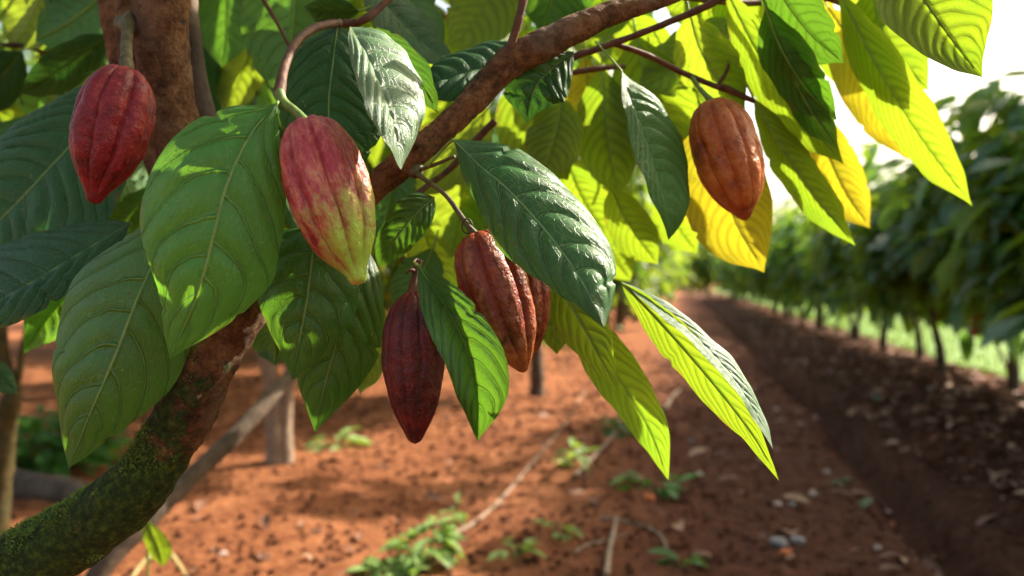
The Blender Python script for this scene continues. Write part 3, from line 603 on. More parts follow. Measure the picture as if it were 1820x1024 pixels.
# ------------------------------------------------------------------ cacao pods
def pod(top, tip, wpx, kind, label, ribs=5, rd=.085, phase=0., seed=0, tipw=1., bend=0., prof_=None, group=None):
    rd = rd*2.0; wpx = wpx*.985/(1 + rd*.62)
    a, b = P(*top), P(*tip); L = float(np.linalg.norm(b - a)); ax = (b - a)/L
    Rm = wpx/2/F*(top[2] + tip[2])/2
    nt_, nc = 150, 200
    t = np.linspace(0, 1, nt_)**.95
    tv, rv = np.array(prof_ or [(0, .10), (.008, .22), (.03, .42), (.07, .60), (.13, .77), (.22, .92), (.33, .995), (.45, 1.0), (.57, .94), (.68, .83), (.78, .68), (.86, .51), (.92, .36), (.96, .26), (.985, .17), (1, .02)]).T
    pr = spline(np.stack([tv, rv], 1), 300); o = np.argsort(pr[:, 0]); r = np.interp(t, pr[o, 0], pr[o, 1])*Rm
    z = -L*t
    th = np.arange(nc)*2*math.pi/nc
    V = np.zeros((nt_, nc, 3)); UV = np.zeros((nt_, nc, 2)); tw = random.Random(seed).uniform(-.25, .25)
    for i in range(nt_):
        env = min(1, t[i]/.05)**.7*min(1, (1 - t[i])/.13)**.8
        for j in range(nc):
            q = Vector((math.cos(th[j]), math.sin(th[j]), t[i]*3.2))
            ang = th[j] + phase + tw*t[i] + .07*mnoise.noise(q*1.6 + Vector((seed*3.1, 0, 0)))
            c1 = abs(math.cos(ribs*ang)); ridge = c1**.5
            c2 = .5 + .5*math.cos(2*ribs*ang*1.0 + math.pi)      # shallow secondary
            major = .5 + .5*math.cos(ribs*ang*1.0)
            k = rd*(ridge - .75) + rd*.25*(major - .5)
            lum = .038*mnoise.noise(q*2.3 + Vector((seed, 3, 0))) + .018*mnoise.noise(q*6.5 + Vector((seed, 9, 0))) + .010*mnoise.noise(q*15)
            rr = r[i]*(1 + env*(k + lum*(1.0 if rd > .05 else .6)))
            off = bend*math.sin(math.pi*t[i])
            V[i, j] = (rr*math.cos(th[j]) + off, rr*math.sin(th[j]), z[i] + (.004*(ridge - .6) if t[i] < .02 else 0))
            UV[i, j] = (min(ridge, 1)*env + (1 - env)*.6, t[i])
    mb = MB(); mb.add(V.reshape(-1, 3), grid_faces(nt_, nc, True)[:, ::-1], UV.reshape(-1, 2))
    cap = np.array([V[0].mean(0), V[-1].mean(0)]); k0 = nt_*nc
    me = mb.mesh('pod_husk')
    x = unit(np.cross([0, 1, 0], -ax)); y = np.cross(-ax, x)
    Mx = Matrix(((x[0], y[0], -ax[0], a[0]), (x[1], y[1], -ax[1], a[1]), (x[2], y[2], -ax[2], a[2]), (0, 0, 0, 1)))
    root = empty('cacao_pod', a, label, 'cacao pod', group); root.matrix_world = Mx
    bpy.context.view_layer.update()
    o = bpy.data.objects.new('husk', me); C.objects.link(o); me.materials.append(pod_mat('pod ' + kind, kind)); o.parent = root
    return root, Mx
def stalk(root, Mx, pts, rads, mat='twig', extra=None, rough=.10):
    inv = Mx.inverted(); mb = MB()
    tube(mb, [np.array(inv @ Vector(P(*q))) for q in pts], rads, n=22*len(pts), nc=16, rough=rough, rfreq=70, seed=5, fine=.02)
    for e in extra or []:
        tube(mb, [np.array(inv @ Vector(P(*q))) for q in e[0]], e[1], n=30, nc=10, rough=.1, rfreq=80)
    me = mb.mesh('stalk'); me.materials.append(M[mat]); o = bpy.data.objects.new('stalk', me); C.objects.link(o); o.parent = root
    return o
r_, m_ = pod((224, 124, 1.045), (166, 362, 1.02), 147, 'crimson', 'crimson red ribbed pod hanging from the upright limb', rd=.105, ribs=4, phase=.35, seed=2,
    prof_=[(0, .16), (.01, .34), (.03, .54), (.08, .72), (.15, .86), (.26, .97), (.38, 1.0), (.5, .98), (.62, .90), (.73, .75), (.82, .55), (.89, .36), (.94, .26), (.975, .20), (.993, .12), (1, .02)])
stalk(r_, m_, [(232, 30, 1.13), (226, 70, 1.10), (225, 100, 1.07), (225, 130, 1.045)], [.009, .0075, .0075, .0095], 'twig')
r_, m_ = pod((543, 216, .975), (640, 506, .945), 163, 'pink', 'pink red pod fading to lime green at its tip', rd=.115, ribs=4, phase=.12, seed=5,
    prof_=[(0, .18), (.008, .34), (.025, .52), (.06, .68), (.12, .82), (.22, .95), (.34, 1.0), (.48, .995), (.6, .93), (.71, .80), (.80, .62), (.87, .42), (.92, .29), (.96, .24), (.985, .18), (1, .02)])
stalk(r_, m_, [(604, 40, 1.16), (560, 50, 1.10), (525, 78, 1.05), (504, 125, 1.01), (496, 168, .99)], [.0048, .0055, .0052, .0056, .0075], 'twig_red')
stalk(r_, m_, [(495, 165, .99), (505, 182, .985), (527, 200, .98), (545, 222, .975)], [.0074, .0056, .0054, .0072], 'stalk')
r_, m_ = pod((734, 520, 1.02), (738, 789, 1.0), 120, 'maroon', 'dark maroon pod hanging lowest beside the leaf with the sunlit tip', rd=.060, phase=.31, seed=9)
stalk(r_, m_, [(746, 462, 1.02), (741, 475, 1.02), (736, 498, 1.02), (734, 524, 1.02)], [.0035, .0038, .0045, .0085], 'twig_red', [([(738, 482, 1.02), (730, 480, 1.01), (722, 486, 1.01)], [.003, .002, .0012]), ([(745, 466, 1.02), (740, 462, 1.02), (733, 468, 1.01)], [.002, .002, .0012])])
r_, m_ = pod((846, 416, 1.0), (932, 662, .985), 136, 'rust', 'rust brown ribbed pod under the big glossy leaf', rd=.09, ribs=4, phase=.45, seed=12,
    prof_=[(0, .18), (.008, .34), (.025, .52), (.06, .69), (.12, .84), (.22, .96), (.34, 1.0), (.48, .98), (.6, .92), (.71, .80), (.80, .65), (.88, .47), (.93, .33), (.97, .20), (.99, .12), (1, .02)])
th_ = [.5*math.pi*k/4 for k in range(17)]
stalk(r_, m_, [(734, 304, 1.06), (756, 320, 1.05), (790, 345, 1.03), (815, 378, 1.01), (832, 402, 1.0), (847, 420, 1.0)], [.0042, .0030, .0030, .0032, .0036, .0060], 'twig', [([(834 + 9*math.cos(a) - 4, 402 + 13*math.sin(a), 1.0) for a in th_], [.0011]*17)])
r_, m_ = pod((900, 430, 1.10), (948, 628, 1.09), 122, 'rust', 'reddish pod mostly hidden behind the rust brown pod', rd=.08, phase=.2, seed=22)
stalk(r_, m_, [(870, 330, 1.12), (885, 380, 1.11), (900, 434, 1.10)], [.004, .004, .006])
r_, m_ = pod((945, 470, 1.22), (962, 606, 1.22), 52, 'brown', 'shrivelled brown pod showing furthest behind the rust brown pod', rd=.12, phase=.2, seed=25)
stalk(r_, m_, [(935, 400, 1.22), (940, 440, 1.22), (945, 473, 1.22)], [.003, .003, .004])
r_, m_ = pod((1264, 180, 1.24), (1326, 391, 1.22), 124, 'orange', 'orange brown pod hanging before the bright yellow leaf', rd=.045, phase=.4, seed=31,
    prof_=[(0, .14), (.008, .30), (.025, .47), (.06, .64), (.12, .79), (.22, .93), (.34, 1.0), (.48, 1.0), (.6, .95), (.71, .84), (.80, .70), (.88, .49), (.93, .31), (.965, .22), (.99, .12), (1, .02)])
stalk(r_, m_, [(1230, 138, 1.30), (1242, 155, 1.27), (1253, 168, 1.25), (1266, 184, 1.24)], [.0035, .0035, .004, .0065], 'stalk')

# ------------------------------------------------------------------ crown: mass of leaves above, behind and beyond the single leaves, some added for shade
lit = [P(690, 160, .97), P(670, 130, .97), P(730, 190, 1.0), P(1050, 480, .94), P(1080, 510, .95), P(850, 740, .94), P(870, 690, .96), P(1290, 200, 1.2), P(1320, 280, 1.2), P(1150, 240, 1.19), P(1200, 300, 1.21), P(1180, 370, 1.19),
       P(90, 560, 1.35), P(110, 530, 1.35), P(1100, 680, 1.23), P(1160, 780, 1.23), P(1060, 620, 1.25), P(1150, 550, 1.0), P(1220, 620, 1.0), P(1290, 700, 1.0), P(1350, 790, 1.0), P(1240, 600, 1.02), P(1330, 700, 1.02),
       P(400, 480, .95), P(160, 760, 1.02), P(230, 700, 1.03), P(1000, 110, 1.1), P(1700, 30, 1.08), P(1650, 0, 1.08), P(1690, 60, 1.08)]
for (x0, y0, x1, y1, d) in ((1490, 0, 1720, 350, 1.4), (1480, 40, 1600, 260, 1.52), (1300, 0, 1490, 280, 1.38), (1340, 180, 1510, 420, 1.37), (1280, 200, 1350, 460, 1.43), (1460, 210, 1540, 390, 1.63), (1150, 80, 1230, 290, 1.53), (940, 140, 1000, 300, 1.5), (1430, 290, 1475, 380, 1.66)):
    for k in range(5): lit.append(P(x0 + (x1-x0)*k/4, y0 + (y1-y0)*k/4, d))
lit = np.array(lit)
def blocks(p, r=.25):
    w = p - lit; t = w @ SUN; dist = np.linalg.norm(w - t[:, None]*SUN, axis=1)
    return bool(np.any((t > .02) & (dist < r)))
def proj(p):
    q = p - np.array([0, 0, CAMZ]); d = q[1]*cp - q[2]*sp; y = q[1]*sp + q[2]*cp
    return W/2 + q[0]/d*F, H/2 - y/d*F, d
rc = random.Random(21); mbs = {k: MB() for k in ('leaf', 'leaf_deep', 'leaf_olive', 'leaf_lime')}
cnt = 0
kinds = ['leaf']*4 + ['leaf_deep']*2 + ['leaf_olive']*3 + ['leaf_lime']*3
def crown_leaf(p, big=1.):
    global cnt
    k = rc.choice(kinds)
    put_leaf(mbs[k], p + np.array([0, 0, .04]), rc.uniform(0, 6.283), rc.uniform(-1.25, -.1), rc.uniform(-.5, .5), rc.uniform(.20, .34)*big)
    cnt += 1
tries = 0
while cnt < 360 and tries < 60000:                                  # visible part: behind the single leaves
    tries += 1
    px, py, d = rc.uniform(-250, 1280), rc.uniform(-350, 470), rc.uniform(1.75, 3.3)
    lim = 400 if px < 650 else (430 - (px - 650)*.20)
    if py > lim - (d - 1.75)*20: continue
    if px > 1150 and rc.random() < .6: continue
    p = P(px, py, d)
    if blocks(p): continue
    crown_leaf(p)
c1 = cnt
while cnt < c1 + 300 and tries < 160000:                            # above the frame: unseen leaves added to shade the pods
    tries += 1
    p = np.array([rc.uniform(-1.6, 1.7), rc.uniform(.7, 3.0), rc.uniform(1.7, 2.9)])
    x, y, d = proj(p)
    if y > -110 or (d < 1.6 and y > -420): continue
    if blocks(p): continue
    crown_leaf(p)
shade = [P(*q) for q in ((224, 180, 1.03), (190, 300, 1.03), (560, 260, .96), (600, 340, .95), (630, 440, .95), (380, 250, .95), (330, 380, .94), (430, 330, .94), (300, 560, .95), (200, 560, 1.02), (150, 660, 1.02), (738, 580, 1.0), (738, 700, 1.0),
         (870, 470, .98), (900, 560, .98), (930, 620, .98), (860, 300, 1.0), (940, 360, .95), (1000, 430, .93), (800, 540, .95), (590, 160, 1.13), (540, 560, 1.03), (620, 600, 1.08), (880, 120, 1.1), (1000, 60, 1.1), (700, 300, 1.07),
         (290, 100, 1.12), (340, 740, 1.06), (200, 930, 1.1), (390, 600, 1.06), (80, 300, 1.28), (80, 480, 1.12), (480, 560, 1.03), (640, 200, 1.05), (840, 350, .97))]
for q in shade:  # added leaves along the sun ray of each point, to block it
    for rep in range(5):
        for _ in range(20):
            p = q + SUN*rc.uniform(.45, 2.2) + np.array([rc.gauss(0, .03) for _ in range(3)])
            x, y, d = proj(p)
            if (y > -90 and d < 1.7) or (y > -420 and d < 1.45) or blocks(p, .21): continue
            if y > -90 and x > 1250: continue
            k = rc.choice(kinds[:9]); put_leaf(mbs[k], p - np.array([0, .12, 0]), rc.uniform(-.5, .5), rc.uniform(-.7, .1), rc.uniform(-.5, .3), rc.uniform(.26, .36)); cnt += 1
            break
for k, b in mbs.items():
    o = link('crown', b.mesh('crown'), M[k], TREE); tag(o, kind='stuff')
# thin branches carrying the crown
for i in range(16):
    a = [(rc.uniform(100, 1200), -120 - rc.uniform(0, 200), rc.uniform(1.8, 2.6))]
    for k in range(3): x, y, d = a[-1]; a.append((x + rc.uniform(-160, 160), y + rc.uniform(60, 150), d + rc.uniform(-.1, .1)))
    twig(a, [.010, .007, .005, .003], 'twig_red' if i % 2 else 'twig', nc=8, n=24)

# ================================================================== GROUND
ra = math.atan((1215 - W/2)/F); RD = np.array([math.sin(ra), math.cos(ra), 0]); RN = np.array([math.cos(ra), -math.sin(ra), 0])
def row(lat, D, z=0.): p = RN*lat + RD*D; return np.array([p[0], p[1], z])
def sstep(a, b, x): t = np.clip((x - a)/(b - a), 0, 1); return t*t*(3 - 2*t)
def relief(lat, D):
    wob = .10*np.sin(D*.9) + .06*np.sin(D*2.3 + 1)
    h = -.22*np.exp(-((lat - 1.30 - wob*.6)/.13)**2) + .13*sstep(1.42, 2.1, lat - wob*.6)*(1 - sstep(3.3, 4.0, lat)) + .04*sstep(1.25, .7, lat)*sstep(-1.4, -.6, lat)
    h += .05*np.exp(-((lat + 1.3)/.5)**2)*np.sin(D*1.1)
    return h
def gz(x, y):
    lat = x*RN[0] + y*RN[1]; D = x*RD[0] + y*RD[1]; q = Vector((x, y, 0))
    r = .5 + 1.9*float(sstep(1.4, 1.8, lat))*(1 - float(sstep(3.8, 4.2, lat)))
    f = 1/(1 + max(0, D - 8)*.12)
    return float(relief(np.float64(lat), np.float64(D))) + r*f*(.034*mnoise.noise(q*2.1) + .028*mnoise.noise(q*5.7) + .022*mnoise.noise(q*13) + .013*mnoise.noise(q*29))
lats = np.concatenate([-np.geomspace(400, 7, 24), np.linspace(-6.6, -2.6, 60), np.linspace(-2.55, 3.9, 190), np.linspace(4.0, 8, 30), np.geomspace(8.5, 400, 24)])
Ds = np.concatenate([-np.geomspace(200, 3, 12), np.linspace(-2.5, 1.6, 20), np.linspace(1.7, 9, 260), np.linspace(9.05, 20, 150), np.geomspace(20.3, 600, 60)])
V = np.zeros((len(Ds), len(lats), 3)); UV = np.zeros((len(Ds), len(lats), 2))
for i, D in enumerate(Ds):
    for j, la in enumerate(lats):
        p = row(la, D); V[i, j] = (p[0], p[1], gz(p[0], p[1]) if abs(la) < 12 and -3 < D < 70 else 0); UV[i, j] = (la, D)
mb = MB(); mb.add(V.reshape(-1, 3), grid_faces(len(Ds), len(lats)), UV.reshape(-1, 2))
n = NT('red soil'); tc = n.n('TexCoord').outputs['Object']; uv = n.n('UVMap', uv_map='uv').outputs[0]; su = n.n('SeparateXYZ'); n.set(su, 0, uv); lat = su.outputs[0]
a = n.noise(tc, 1.3, 6, .6); b = n.noise(tc, 14, 8, .7); c = n.noise(tc, 70, 6, .7)
col = n.ramp(n.math('ADD', n.math('MULTIPLY', b, .6), n.math('MULTIPLY', a, .4)), [(.32, (.070, .021, .009)), (.46, (.25, .085, .033)), (.62, (.47, .185, .080))])
path_shade = n.math('MULTIPLY', n.mapr(lat, -.9, .2), n.mapr(lat, 1.7, 1.3))
col = n.mix(n.math('MULTIPLY', path_shade, .85), col, n.ramp(b, [(.35, (.055, .019, .011)), (.7, (.155, .055, .030))]))  # path colour darkened where the shade of the row falls
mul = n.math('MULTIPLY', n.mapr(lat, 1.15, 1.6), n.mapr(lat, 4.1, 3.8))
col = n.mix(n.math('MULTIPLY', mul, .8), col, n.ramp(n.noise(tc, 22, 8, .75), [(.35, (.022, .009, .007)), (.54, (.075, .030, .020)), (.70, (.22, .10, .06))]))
col = n.mix(n.mapr(c, .62, .75, 0, .45), col, (.42, .20, .11))
pb = n.n('BsdfPrincipled', i_Roughness=.95); n.set(pb, 'Base Color', col); n.set(pb, 'Specular IOR Level', .15)
n.set(pb, 'Normal', n.bump(n.math('ADD', b, n.math('MULTIPLY', c, .45)), 1., .06)); M['soil'] = n.done(pb.outputs[0])
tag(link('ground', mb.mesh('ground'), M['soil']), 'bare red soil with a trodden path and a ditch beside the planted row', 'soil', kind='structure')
# lawn beyond the row
M['lawn'] = simple('lawn', [(.3, (.03, .10, .010)), (.7, (.13, .24, .012))], 1.1, .8, .6, .02)
mb = MB(); la = np.concatenate([np.linspace(3.95, 12, 24), np.geomspace(13, 60, 8)]); dd_ = np.concatenate([np.linspace(0, 40, 90), np.geomspace(42, 140, 20)])
V = np.array([[row(l + (.12*math.sin(D*1.7) + .07*math.sin(D*4.1) if k == 0 else 0), D, .045 + .01*mnoise.noise(Vector((l, D, 0)))) for k, l in enumerate(la)] for D in dd_])
mb.add(V.reshape(-1, 3), grid_faces(len(dd_), len(la))); lw = link('lawn', mb.mesh('lawn'), M['lawn']); tag(lw, 'sunlit mown lawn behind the row of cacao bushes', 'lawn', kind='structure')
M['blade'] = leaf_mat('grass blade', (.07, .17, .015), (.15, .29, .03), (.2, .3, .05), (.35, .50, .03), .35, .45)
mb = MB(); rg = random.Random(4)
for i in range(9000):
    D = 5 + 28*rg.random()**1.5; l = 3.85 + rg.random()**1.3*(3 + D*.35); p = row(l, D, .04); ang = rg.uniform(0, 6.28); hh = rg.uniform(.04, .11); w = .004 + D*.0006
    dx, dy = math.cos(ang)*w, math.sin(ang)*w; lx, ly = rg.uniform(-.03, .03), rg.uniform(-.03, .03)
    mb.add([p + (-dx, -dy, 0), p + (dx, dy, 0), p + (lx + dx*.2, ly + dy*.2, hh), p + (lx - dx*.2, ly - dy*.2, hh)], [[0, 1, 2, 3]])
tag(link('grass', mb.mesh('grass'), M['blade']), 'short grass blades standing on the lawn behind the row', 'grass', kind='stuff')

# ================================================================== TREES BEHIND
def crown_mesh(seed, n, rx, rz, zc, size, shell=.55, lumpy=.35, lo=False, mats=(5, 2, 1, 1)):
    r = random.Random(seed); mb = MB(); cl = [(Vector((r.gauss(0, 1), r.gauss(0, 1), r.gauss(0, .8))).normalized(), r.uniform(.7, 1.15)) for _ in range(26)]
    pick = [i for i, k in enumerate(mats) for _ in range(k)]
    for i in range(n):
        if r.random() < .72:
            c, k = r.choice(cl); d = (c + Vector((r.gauss(0, .30), r.gauss(0, .30), r.gauss(0, .28)))).normalized(); rad = k*r.uniform(shell, 1.0)
        else: d = Vector((r.gauss(0, 1), r.gauss(0, 1), r.gauss(0, 1))).normalized(); rad = r.uniform(.3, 1.)
        rad *= 1 + lumpy*mnoise.noise(d*2.2 + Vector((seed, 0, 0)))
        p = np.array([d.x*rx*rad, d.y*rx*rad, zc + d.z*rz*rad])
        yaw = math.atan2(d.y, d.x) - math.pi/2 + r.gauss(0, .7)
        put_leaf(mb, p, yaw, r.uniform(-1.1, .25), r.uniform(-.5, .5), size*r.uniform(.7, 1.25), TPL_LO if lo else TPL, r.choice(pick))
    return mb.mesh('crown')
def trunk_mesh(seed, h, r0, forks=3, lean=.15, base=.0, rtop=.45, spread=.5, top=1.6):
    r = random.Random(seed); mb = MB(); lx, ly = r.uniform(-lean, lean), r.uniform(-lean, lean)
    tube(mb, [(0, 0, -.15), (lx*.2, ly*.2, h*.3), (lx*.8, ly*.4, h*.7), (lx, ly, h)], [r0*1.25, r0, r0*.8, r0*.75], n=40, nc=14, rough=.15, rfreq=6, seed=seed)
    for k in range(forks):
        a = k*6.283/forks + r.uniform(-.5, .5); e = spread*r.uniform(.7, 1.2)
        tube(mb, [(lx, ly, h - .06), (lx + math.cos(a)*e*.35, ly + math.sin(a)*e*.35, h + top*.3), (lx + math.cos(a)*e*.8, ly + math.sin(a)*e*.8, h + top*.65), (lx + math.cos(a)*e, ly + math.sin(a)*e, h + top)], [r0*.65, r0*.5, r0*.35, r0*.12], n=24, nc=9, rough=.1, rfreq=6, seed=seed + k)
    return mb.mesh('trunk')
FM = [M['leaf'], M['leaf_deep'], M['leaf_olive'], M['leaf_lime']]
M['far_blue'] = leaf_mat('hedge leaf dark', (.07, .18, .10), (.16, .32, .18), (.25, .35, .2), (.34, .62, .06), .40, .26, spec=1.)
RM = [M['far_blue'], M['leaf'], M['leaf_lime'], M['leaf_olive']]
def build_tree(name, loc, cm, tm, cmats, label, cat, group=None, scale=1., rz=0., sz=1.):
    t = empty(name, loc, label, cat, group); t.rotation_euler.z = rz; t.scale = (scale, scale, scale*sz)
    for nm, me, ms in (('trunk', tm, [M['bark_far']]), ('crown', cm, cmats)):
        if not me.materials:
            for m in ms: me.materials.append(m)
        o = bpy.data.objects.new(nm, me); C.objects.link(o); o.parent = t
        if nm == 'crown': o['kind'] = 'stuff'
    return t
# row at the right, towards the vanishing point
rowc = [crown_mesh(100 + k, 1050, .82, 1.08, 1.82, .38, lumpy=.8, shell=.7, mats=(7, 2, 5, 1)) for k in range(3)]  # extra lime leaves mixed in to stand for sunlit tops
rowt = [trunk_mesh(200 + k, .75, .055, 3, .12, top=1.2) for k in range(3)]
ordn = ['nearest', 'second', 'third', 'fourth', 'fifth', 'sixth', 'seventh', 'eighth', 'ninth', 'tenth', 'eleventh', 'twelfth', 'thirteenth', 'fourteenth', 'fifteenth', 'sixteenth', 'seventeenth', 'eighteenth', 'nineteenth', 'twentieth']
k = 0; D = 2.6; rr_ = random.Random(9); vis = 0
while D < 62:
    lt = 3.3 + rr_.uniform(-.18, .18); p = row(lt, D); x, y, d = proj(np.array([p[0], p[1], 1.6])); sc = rr_.uniform(.84, 1.16) if not 5.5 < D < 11 else 1.0
    if x - .9*F/d < W:
        lab = (f'{ordn[vis]} leafy cacao bush, counted from the camera, in the row along the ditch' if vis < 20 else 'small distant cacao bush at the vanishing end of the row'); vis += 1
    else: lab = 'cacao bush of the row standing beyond the edge of the picture'
    build_tree('cacao_bush', (p[0], p[1], gz(p[0], p[1])), rowc[k % 3], rowt[(k*2) % 3], RM, lab, 'cacao bush', 'cacao bushes in the row beside the ditch', sc, rr_.uniform(0, 6.28))
    D += rr_.uniform(1.55, 2.15) if D < 30 else rr_.uniform(1.8, 2.4); k += 1
# stems between the row bushes
# trees left of the path and behind the hero tree
lc = [crown_mesh(300 + k, 1500, 1.35, 1.05, 2.5, .27, mats=(3, 1, 3, 4)) for k in range(3)]
lt_ = [trunk_mesh(400 + k, 1.15, .075, 3, .14, spread=.8, top=1.3) for k in range(3)]
# a double stem for the tree at the foot of the leaning pole
mb = MB()
tube(mb, [(0, 0, -.15), (-.02, 0, .35), (-.07, 0, .7), (-.2, 0, 1.15)], [.08, .060, .05, .045], n=50, nc=20, rough=.12, rfreq=7, seed=1)
tube(mb, [(.07, 0, -.15), (.05, .02, .3), (.09, .02, .6), (.25, .05, 1.2)], [.06, .052, .05, .045], n=50, nc=16, rough=.12, rfreq=7, seed=4)
for a, s0 in ((.5, (.25, .05, 1.15)), (2.2, (-.2, 0, 1.1)), (4., (-.2, 0, 1.1)), (5.6, (.25, .05, 1.15))):
    tube(mb, [s0, (s0[0] + math.cos(a)*.35, math.sin(a)*.35, 1.7), (s0[0] + math.cos(a)*.8, math.sin(a)*.8, 2.5)], [.04, .03, .008], n=24, nc=9, rough=.1)
twin = mb.mesh('trunk'); twin.materials.append(M['dry_stick'])
g = G(492, 822); build_tree('cacao_tree', g, lc[0], twin, FM, 'cacao tree with twin pale trunks behind the leaning pole', 'cacao tree', 'cacao trees standing behind the foreground tree')
spots = [(G(955, 700), 'cacao tree whose slim trunk shows below the rust brown pod', 1.0), (G(1100, 586), 'distant cacao tree with orange lit trunk left of the path end', 1.25), (G(1128, 572), 'second distant tree left of the path end', 1.2),
         (G(1075, 600), 'leafy tree behind the backlit lime leaf', 1.1), (row(-3.6, 11), 'tree hidden mostly by the rust brown pod', 1.15), (row(-4.6, 7.6), 'crown glowing behind the pink green pod', 1.1), (row(-6.8, 9.5), 'tree behind the upright limb', 1.25),
         (row(-8.3, 8.0), 'tree filling the upper left corner far behind', 1.3), (row(-1.9, 29), 'tall pale tree closing the left side of the path', 1.4), (row(-2.4, 38), 'far tree beside the end of the path', 1.5), (row(-6.0, 17), 'tree showing between trunk and pods', 1.3), (row(-9.5, 15), 'tree in the far left plantation', 1.5),
         (row(-4.0, 24), 'tree in the middle of the left plantation', 1.4), (row(-12.5, 12.5), 'leftmost tree of the far plantation', 1.5), (row(-7, 30), 'pale crown far behind the lime leaf', 1.6), (row(-13, 24), 'distant crown behind the slender left trunk', 1.7)]
for i, (p, lab, sc) in enumerate(spots):
    build_tree('cacao_tree', (p[0], p[1], 0), lc[i % 3], lt_[i % 3], FM, lab, 'cacao tree', 'cacao trees standing behind the foreground tree', sc, i*1.3)
# low bushes of the next row, left of the path end
bc = [crown_mesh(330 + k, 1500, 1.25, 1.25, 1.75, .27, lumpy=.6, mats=(2, 2, 2, 5)) for k in range(2)]
for i, (l, D) in enumerate(((-1.9, 19), (-1.7, 22.5), (-1.8, 26), (-1.5, 31), (-1.6, 37), (-1.2, 45), (-3.6, 20.5), (-5.6, 21), (-7.5, 14), (-11, 17), (-9.5, 20), (-5, 13.5))):
    p = row(l, D); build_tree('cacao_bush', (p[0], p[1], 0), bc[i % 2], rowt[i % 3], FM, f'{ordn[i]} low bush, counted from the near end, in the rows left of the path', 'cacao bush', 'low bushes left of the path', 1.0 + .1*(i % 3), i*1.7)
# added unseen trees, crowns laid out to cast the wanted shade on the soil
dark = [(600, 906, 110, 8), (770, 860, 130, 12), (880, 825, 100, 16), (700, 885, 170, 5), (960, 740, 120, 10), (1060, 790, 90, 30), (1010, 880, 60, 20), (990, 1000, 60, 40), (1130, 990, 130, 50), (1250, 900, 150, 120), (1150, 830, 100, 50), (1250, 720, 120, 110), (1350, 860, 120, 130),
        (150, 870, 150, 30), (80, 780, 150, 50), (250, 800, 120, 20), (300, 720, 100, 12), (450, 800, 60, 9), (200, 690, 150, 10), (620, 740, 60, 8), (540, 862, 40, 5), (1180, 650, 90, 60), (950, 690, 100, 8), (1100, 930, 60, 30)]
lite = [P(x, y, d) for x, y, d in ((0, 0, 1),)]
rs_ = random.Random(77); tm_ = {0: MB(), 1: MB()}; base_ = [np.array([9.2, 6.4, 0]), np.array([12.5, 11.5, 0])]
for (cx_, cy_, ex, ey) in dark:
    n_ = int(18 + ex*ey/60) if ey > 25 else int(8 + ex/8)
    for k in range(n_*3):
        a = rs_.uniform(0, 6.28); q = math.sqrt(rs_.random()); g = G(cx_ + math.cos(a)*q*ex, cy_ + math.sin(a)*q*ey)
        zt = rs_.uniform(4.9, 6.6); p = g + SUN*(zt/SUN[2])
        x, y, d = proj(p)
        if (x < W + 60 and y > -80) or blocks(p, .30): continue
        i = int(np.linalg.norm(p[:2] - base_[1][:2]) < np.linalg.norm(p[:2] - base_[0][:2]))
        put_leaf(tm_[i], p, rs_.uniform(0, 6.28), rs_.uniform(-.5, .3), rs_.uniform(-.3, .3), rs_.uniform(.28, .45)*(1 if ey > 25 else .5), TPL_LO, rs_.choice((0, 0, 1, 3)))
for i in (0, 1):
    t = empty('shade_tree', base_[i], 'added unseen tree beyond the right edge, crown shaped to shade the soil', 'tree', 'added unseen trees that shade the soil')
    mb = MB(); tube(mb, [base_[i] - (0, 0, .2), base_[i] + (.1, 0, 2), base_[i] + (-.1, .2, 4.6), base_[i] + (-.4, 0, 6.4)], [.22, .17, .13, .05], n=50, nc=16, rough=.1, rfreq=4)
    vv = np.concatenate(tm_[i].v)
    for k in range(5): e = vv[rs_.randrange(len(vv))]; tube(mb, [base_[i] + (0, .1, 3.6 + .2*k), (base_[i] + e)/2 + (0, 0, 1.9), e], [.05, .03, .008], n=20, nc=8, rough=.1, rfreq=4)
    link('trunk', mb.mesh('trunk'), M['bark_far'], t); tag(link('crown', tm_[i].mesh('crown'), FM, t), kind='stuff')
# tree line closing the view
fc = [crown_mesh(500 + k, 1400, 2.6, 2.7, 2.9, .62, lo=True, mats=(3, 1, 2, 4)) for k in range(2)]; ft = trunk_mesh(520, 1.8, .16, 4, .2, spread=1.4, top=2.4)
names = ['low', 'rounded', 'broad', 'pale', 'bushy', 'tall', 'loose', 'dark', 'thin', 'full', 'squat', 'ragged', 'leaning', 'dense', 'wide', 'open']
for i in range(16):
    l = -34 + i*4.6 + rr_.uniform(-1, 1); D = 64 + rr_.uniform(-6, 12); p = row(l, D)
    build_tree('shade_tree', p, fc[i % 2], ft, FM, f'{names[i]} tree, number {ordn[i]} from the left in the line closing the horizon', 'tree', 'trees along the horizon', rr_.uniform(.85, 1.25), i*2.1)
# trees beyond the lawn, above the row
for i, (l, D, s_) in enumerate(((14, 30, .95), (19, 40, 1.1), (12, 46, .9), (9, 58, .8))):
    p = row(l, D); build_tree('shade_tree', p, fc[i % 2], ft, FM, ['rounded tree across the lawn', 'large tree far across the lawn', 'small tree past the lawn', 'low tree past the end of the row'][i], 'tree', 'trees across the lawn', s_, i*1.1)

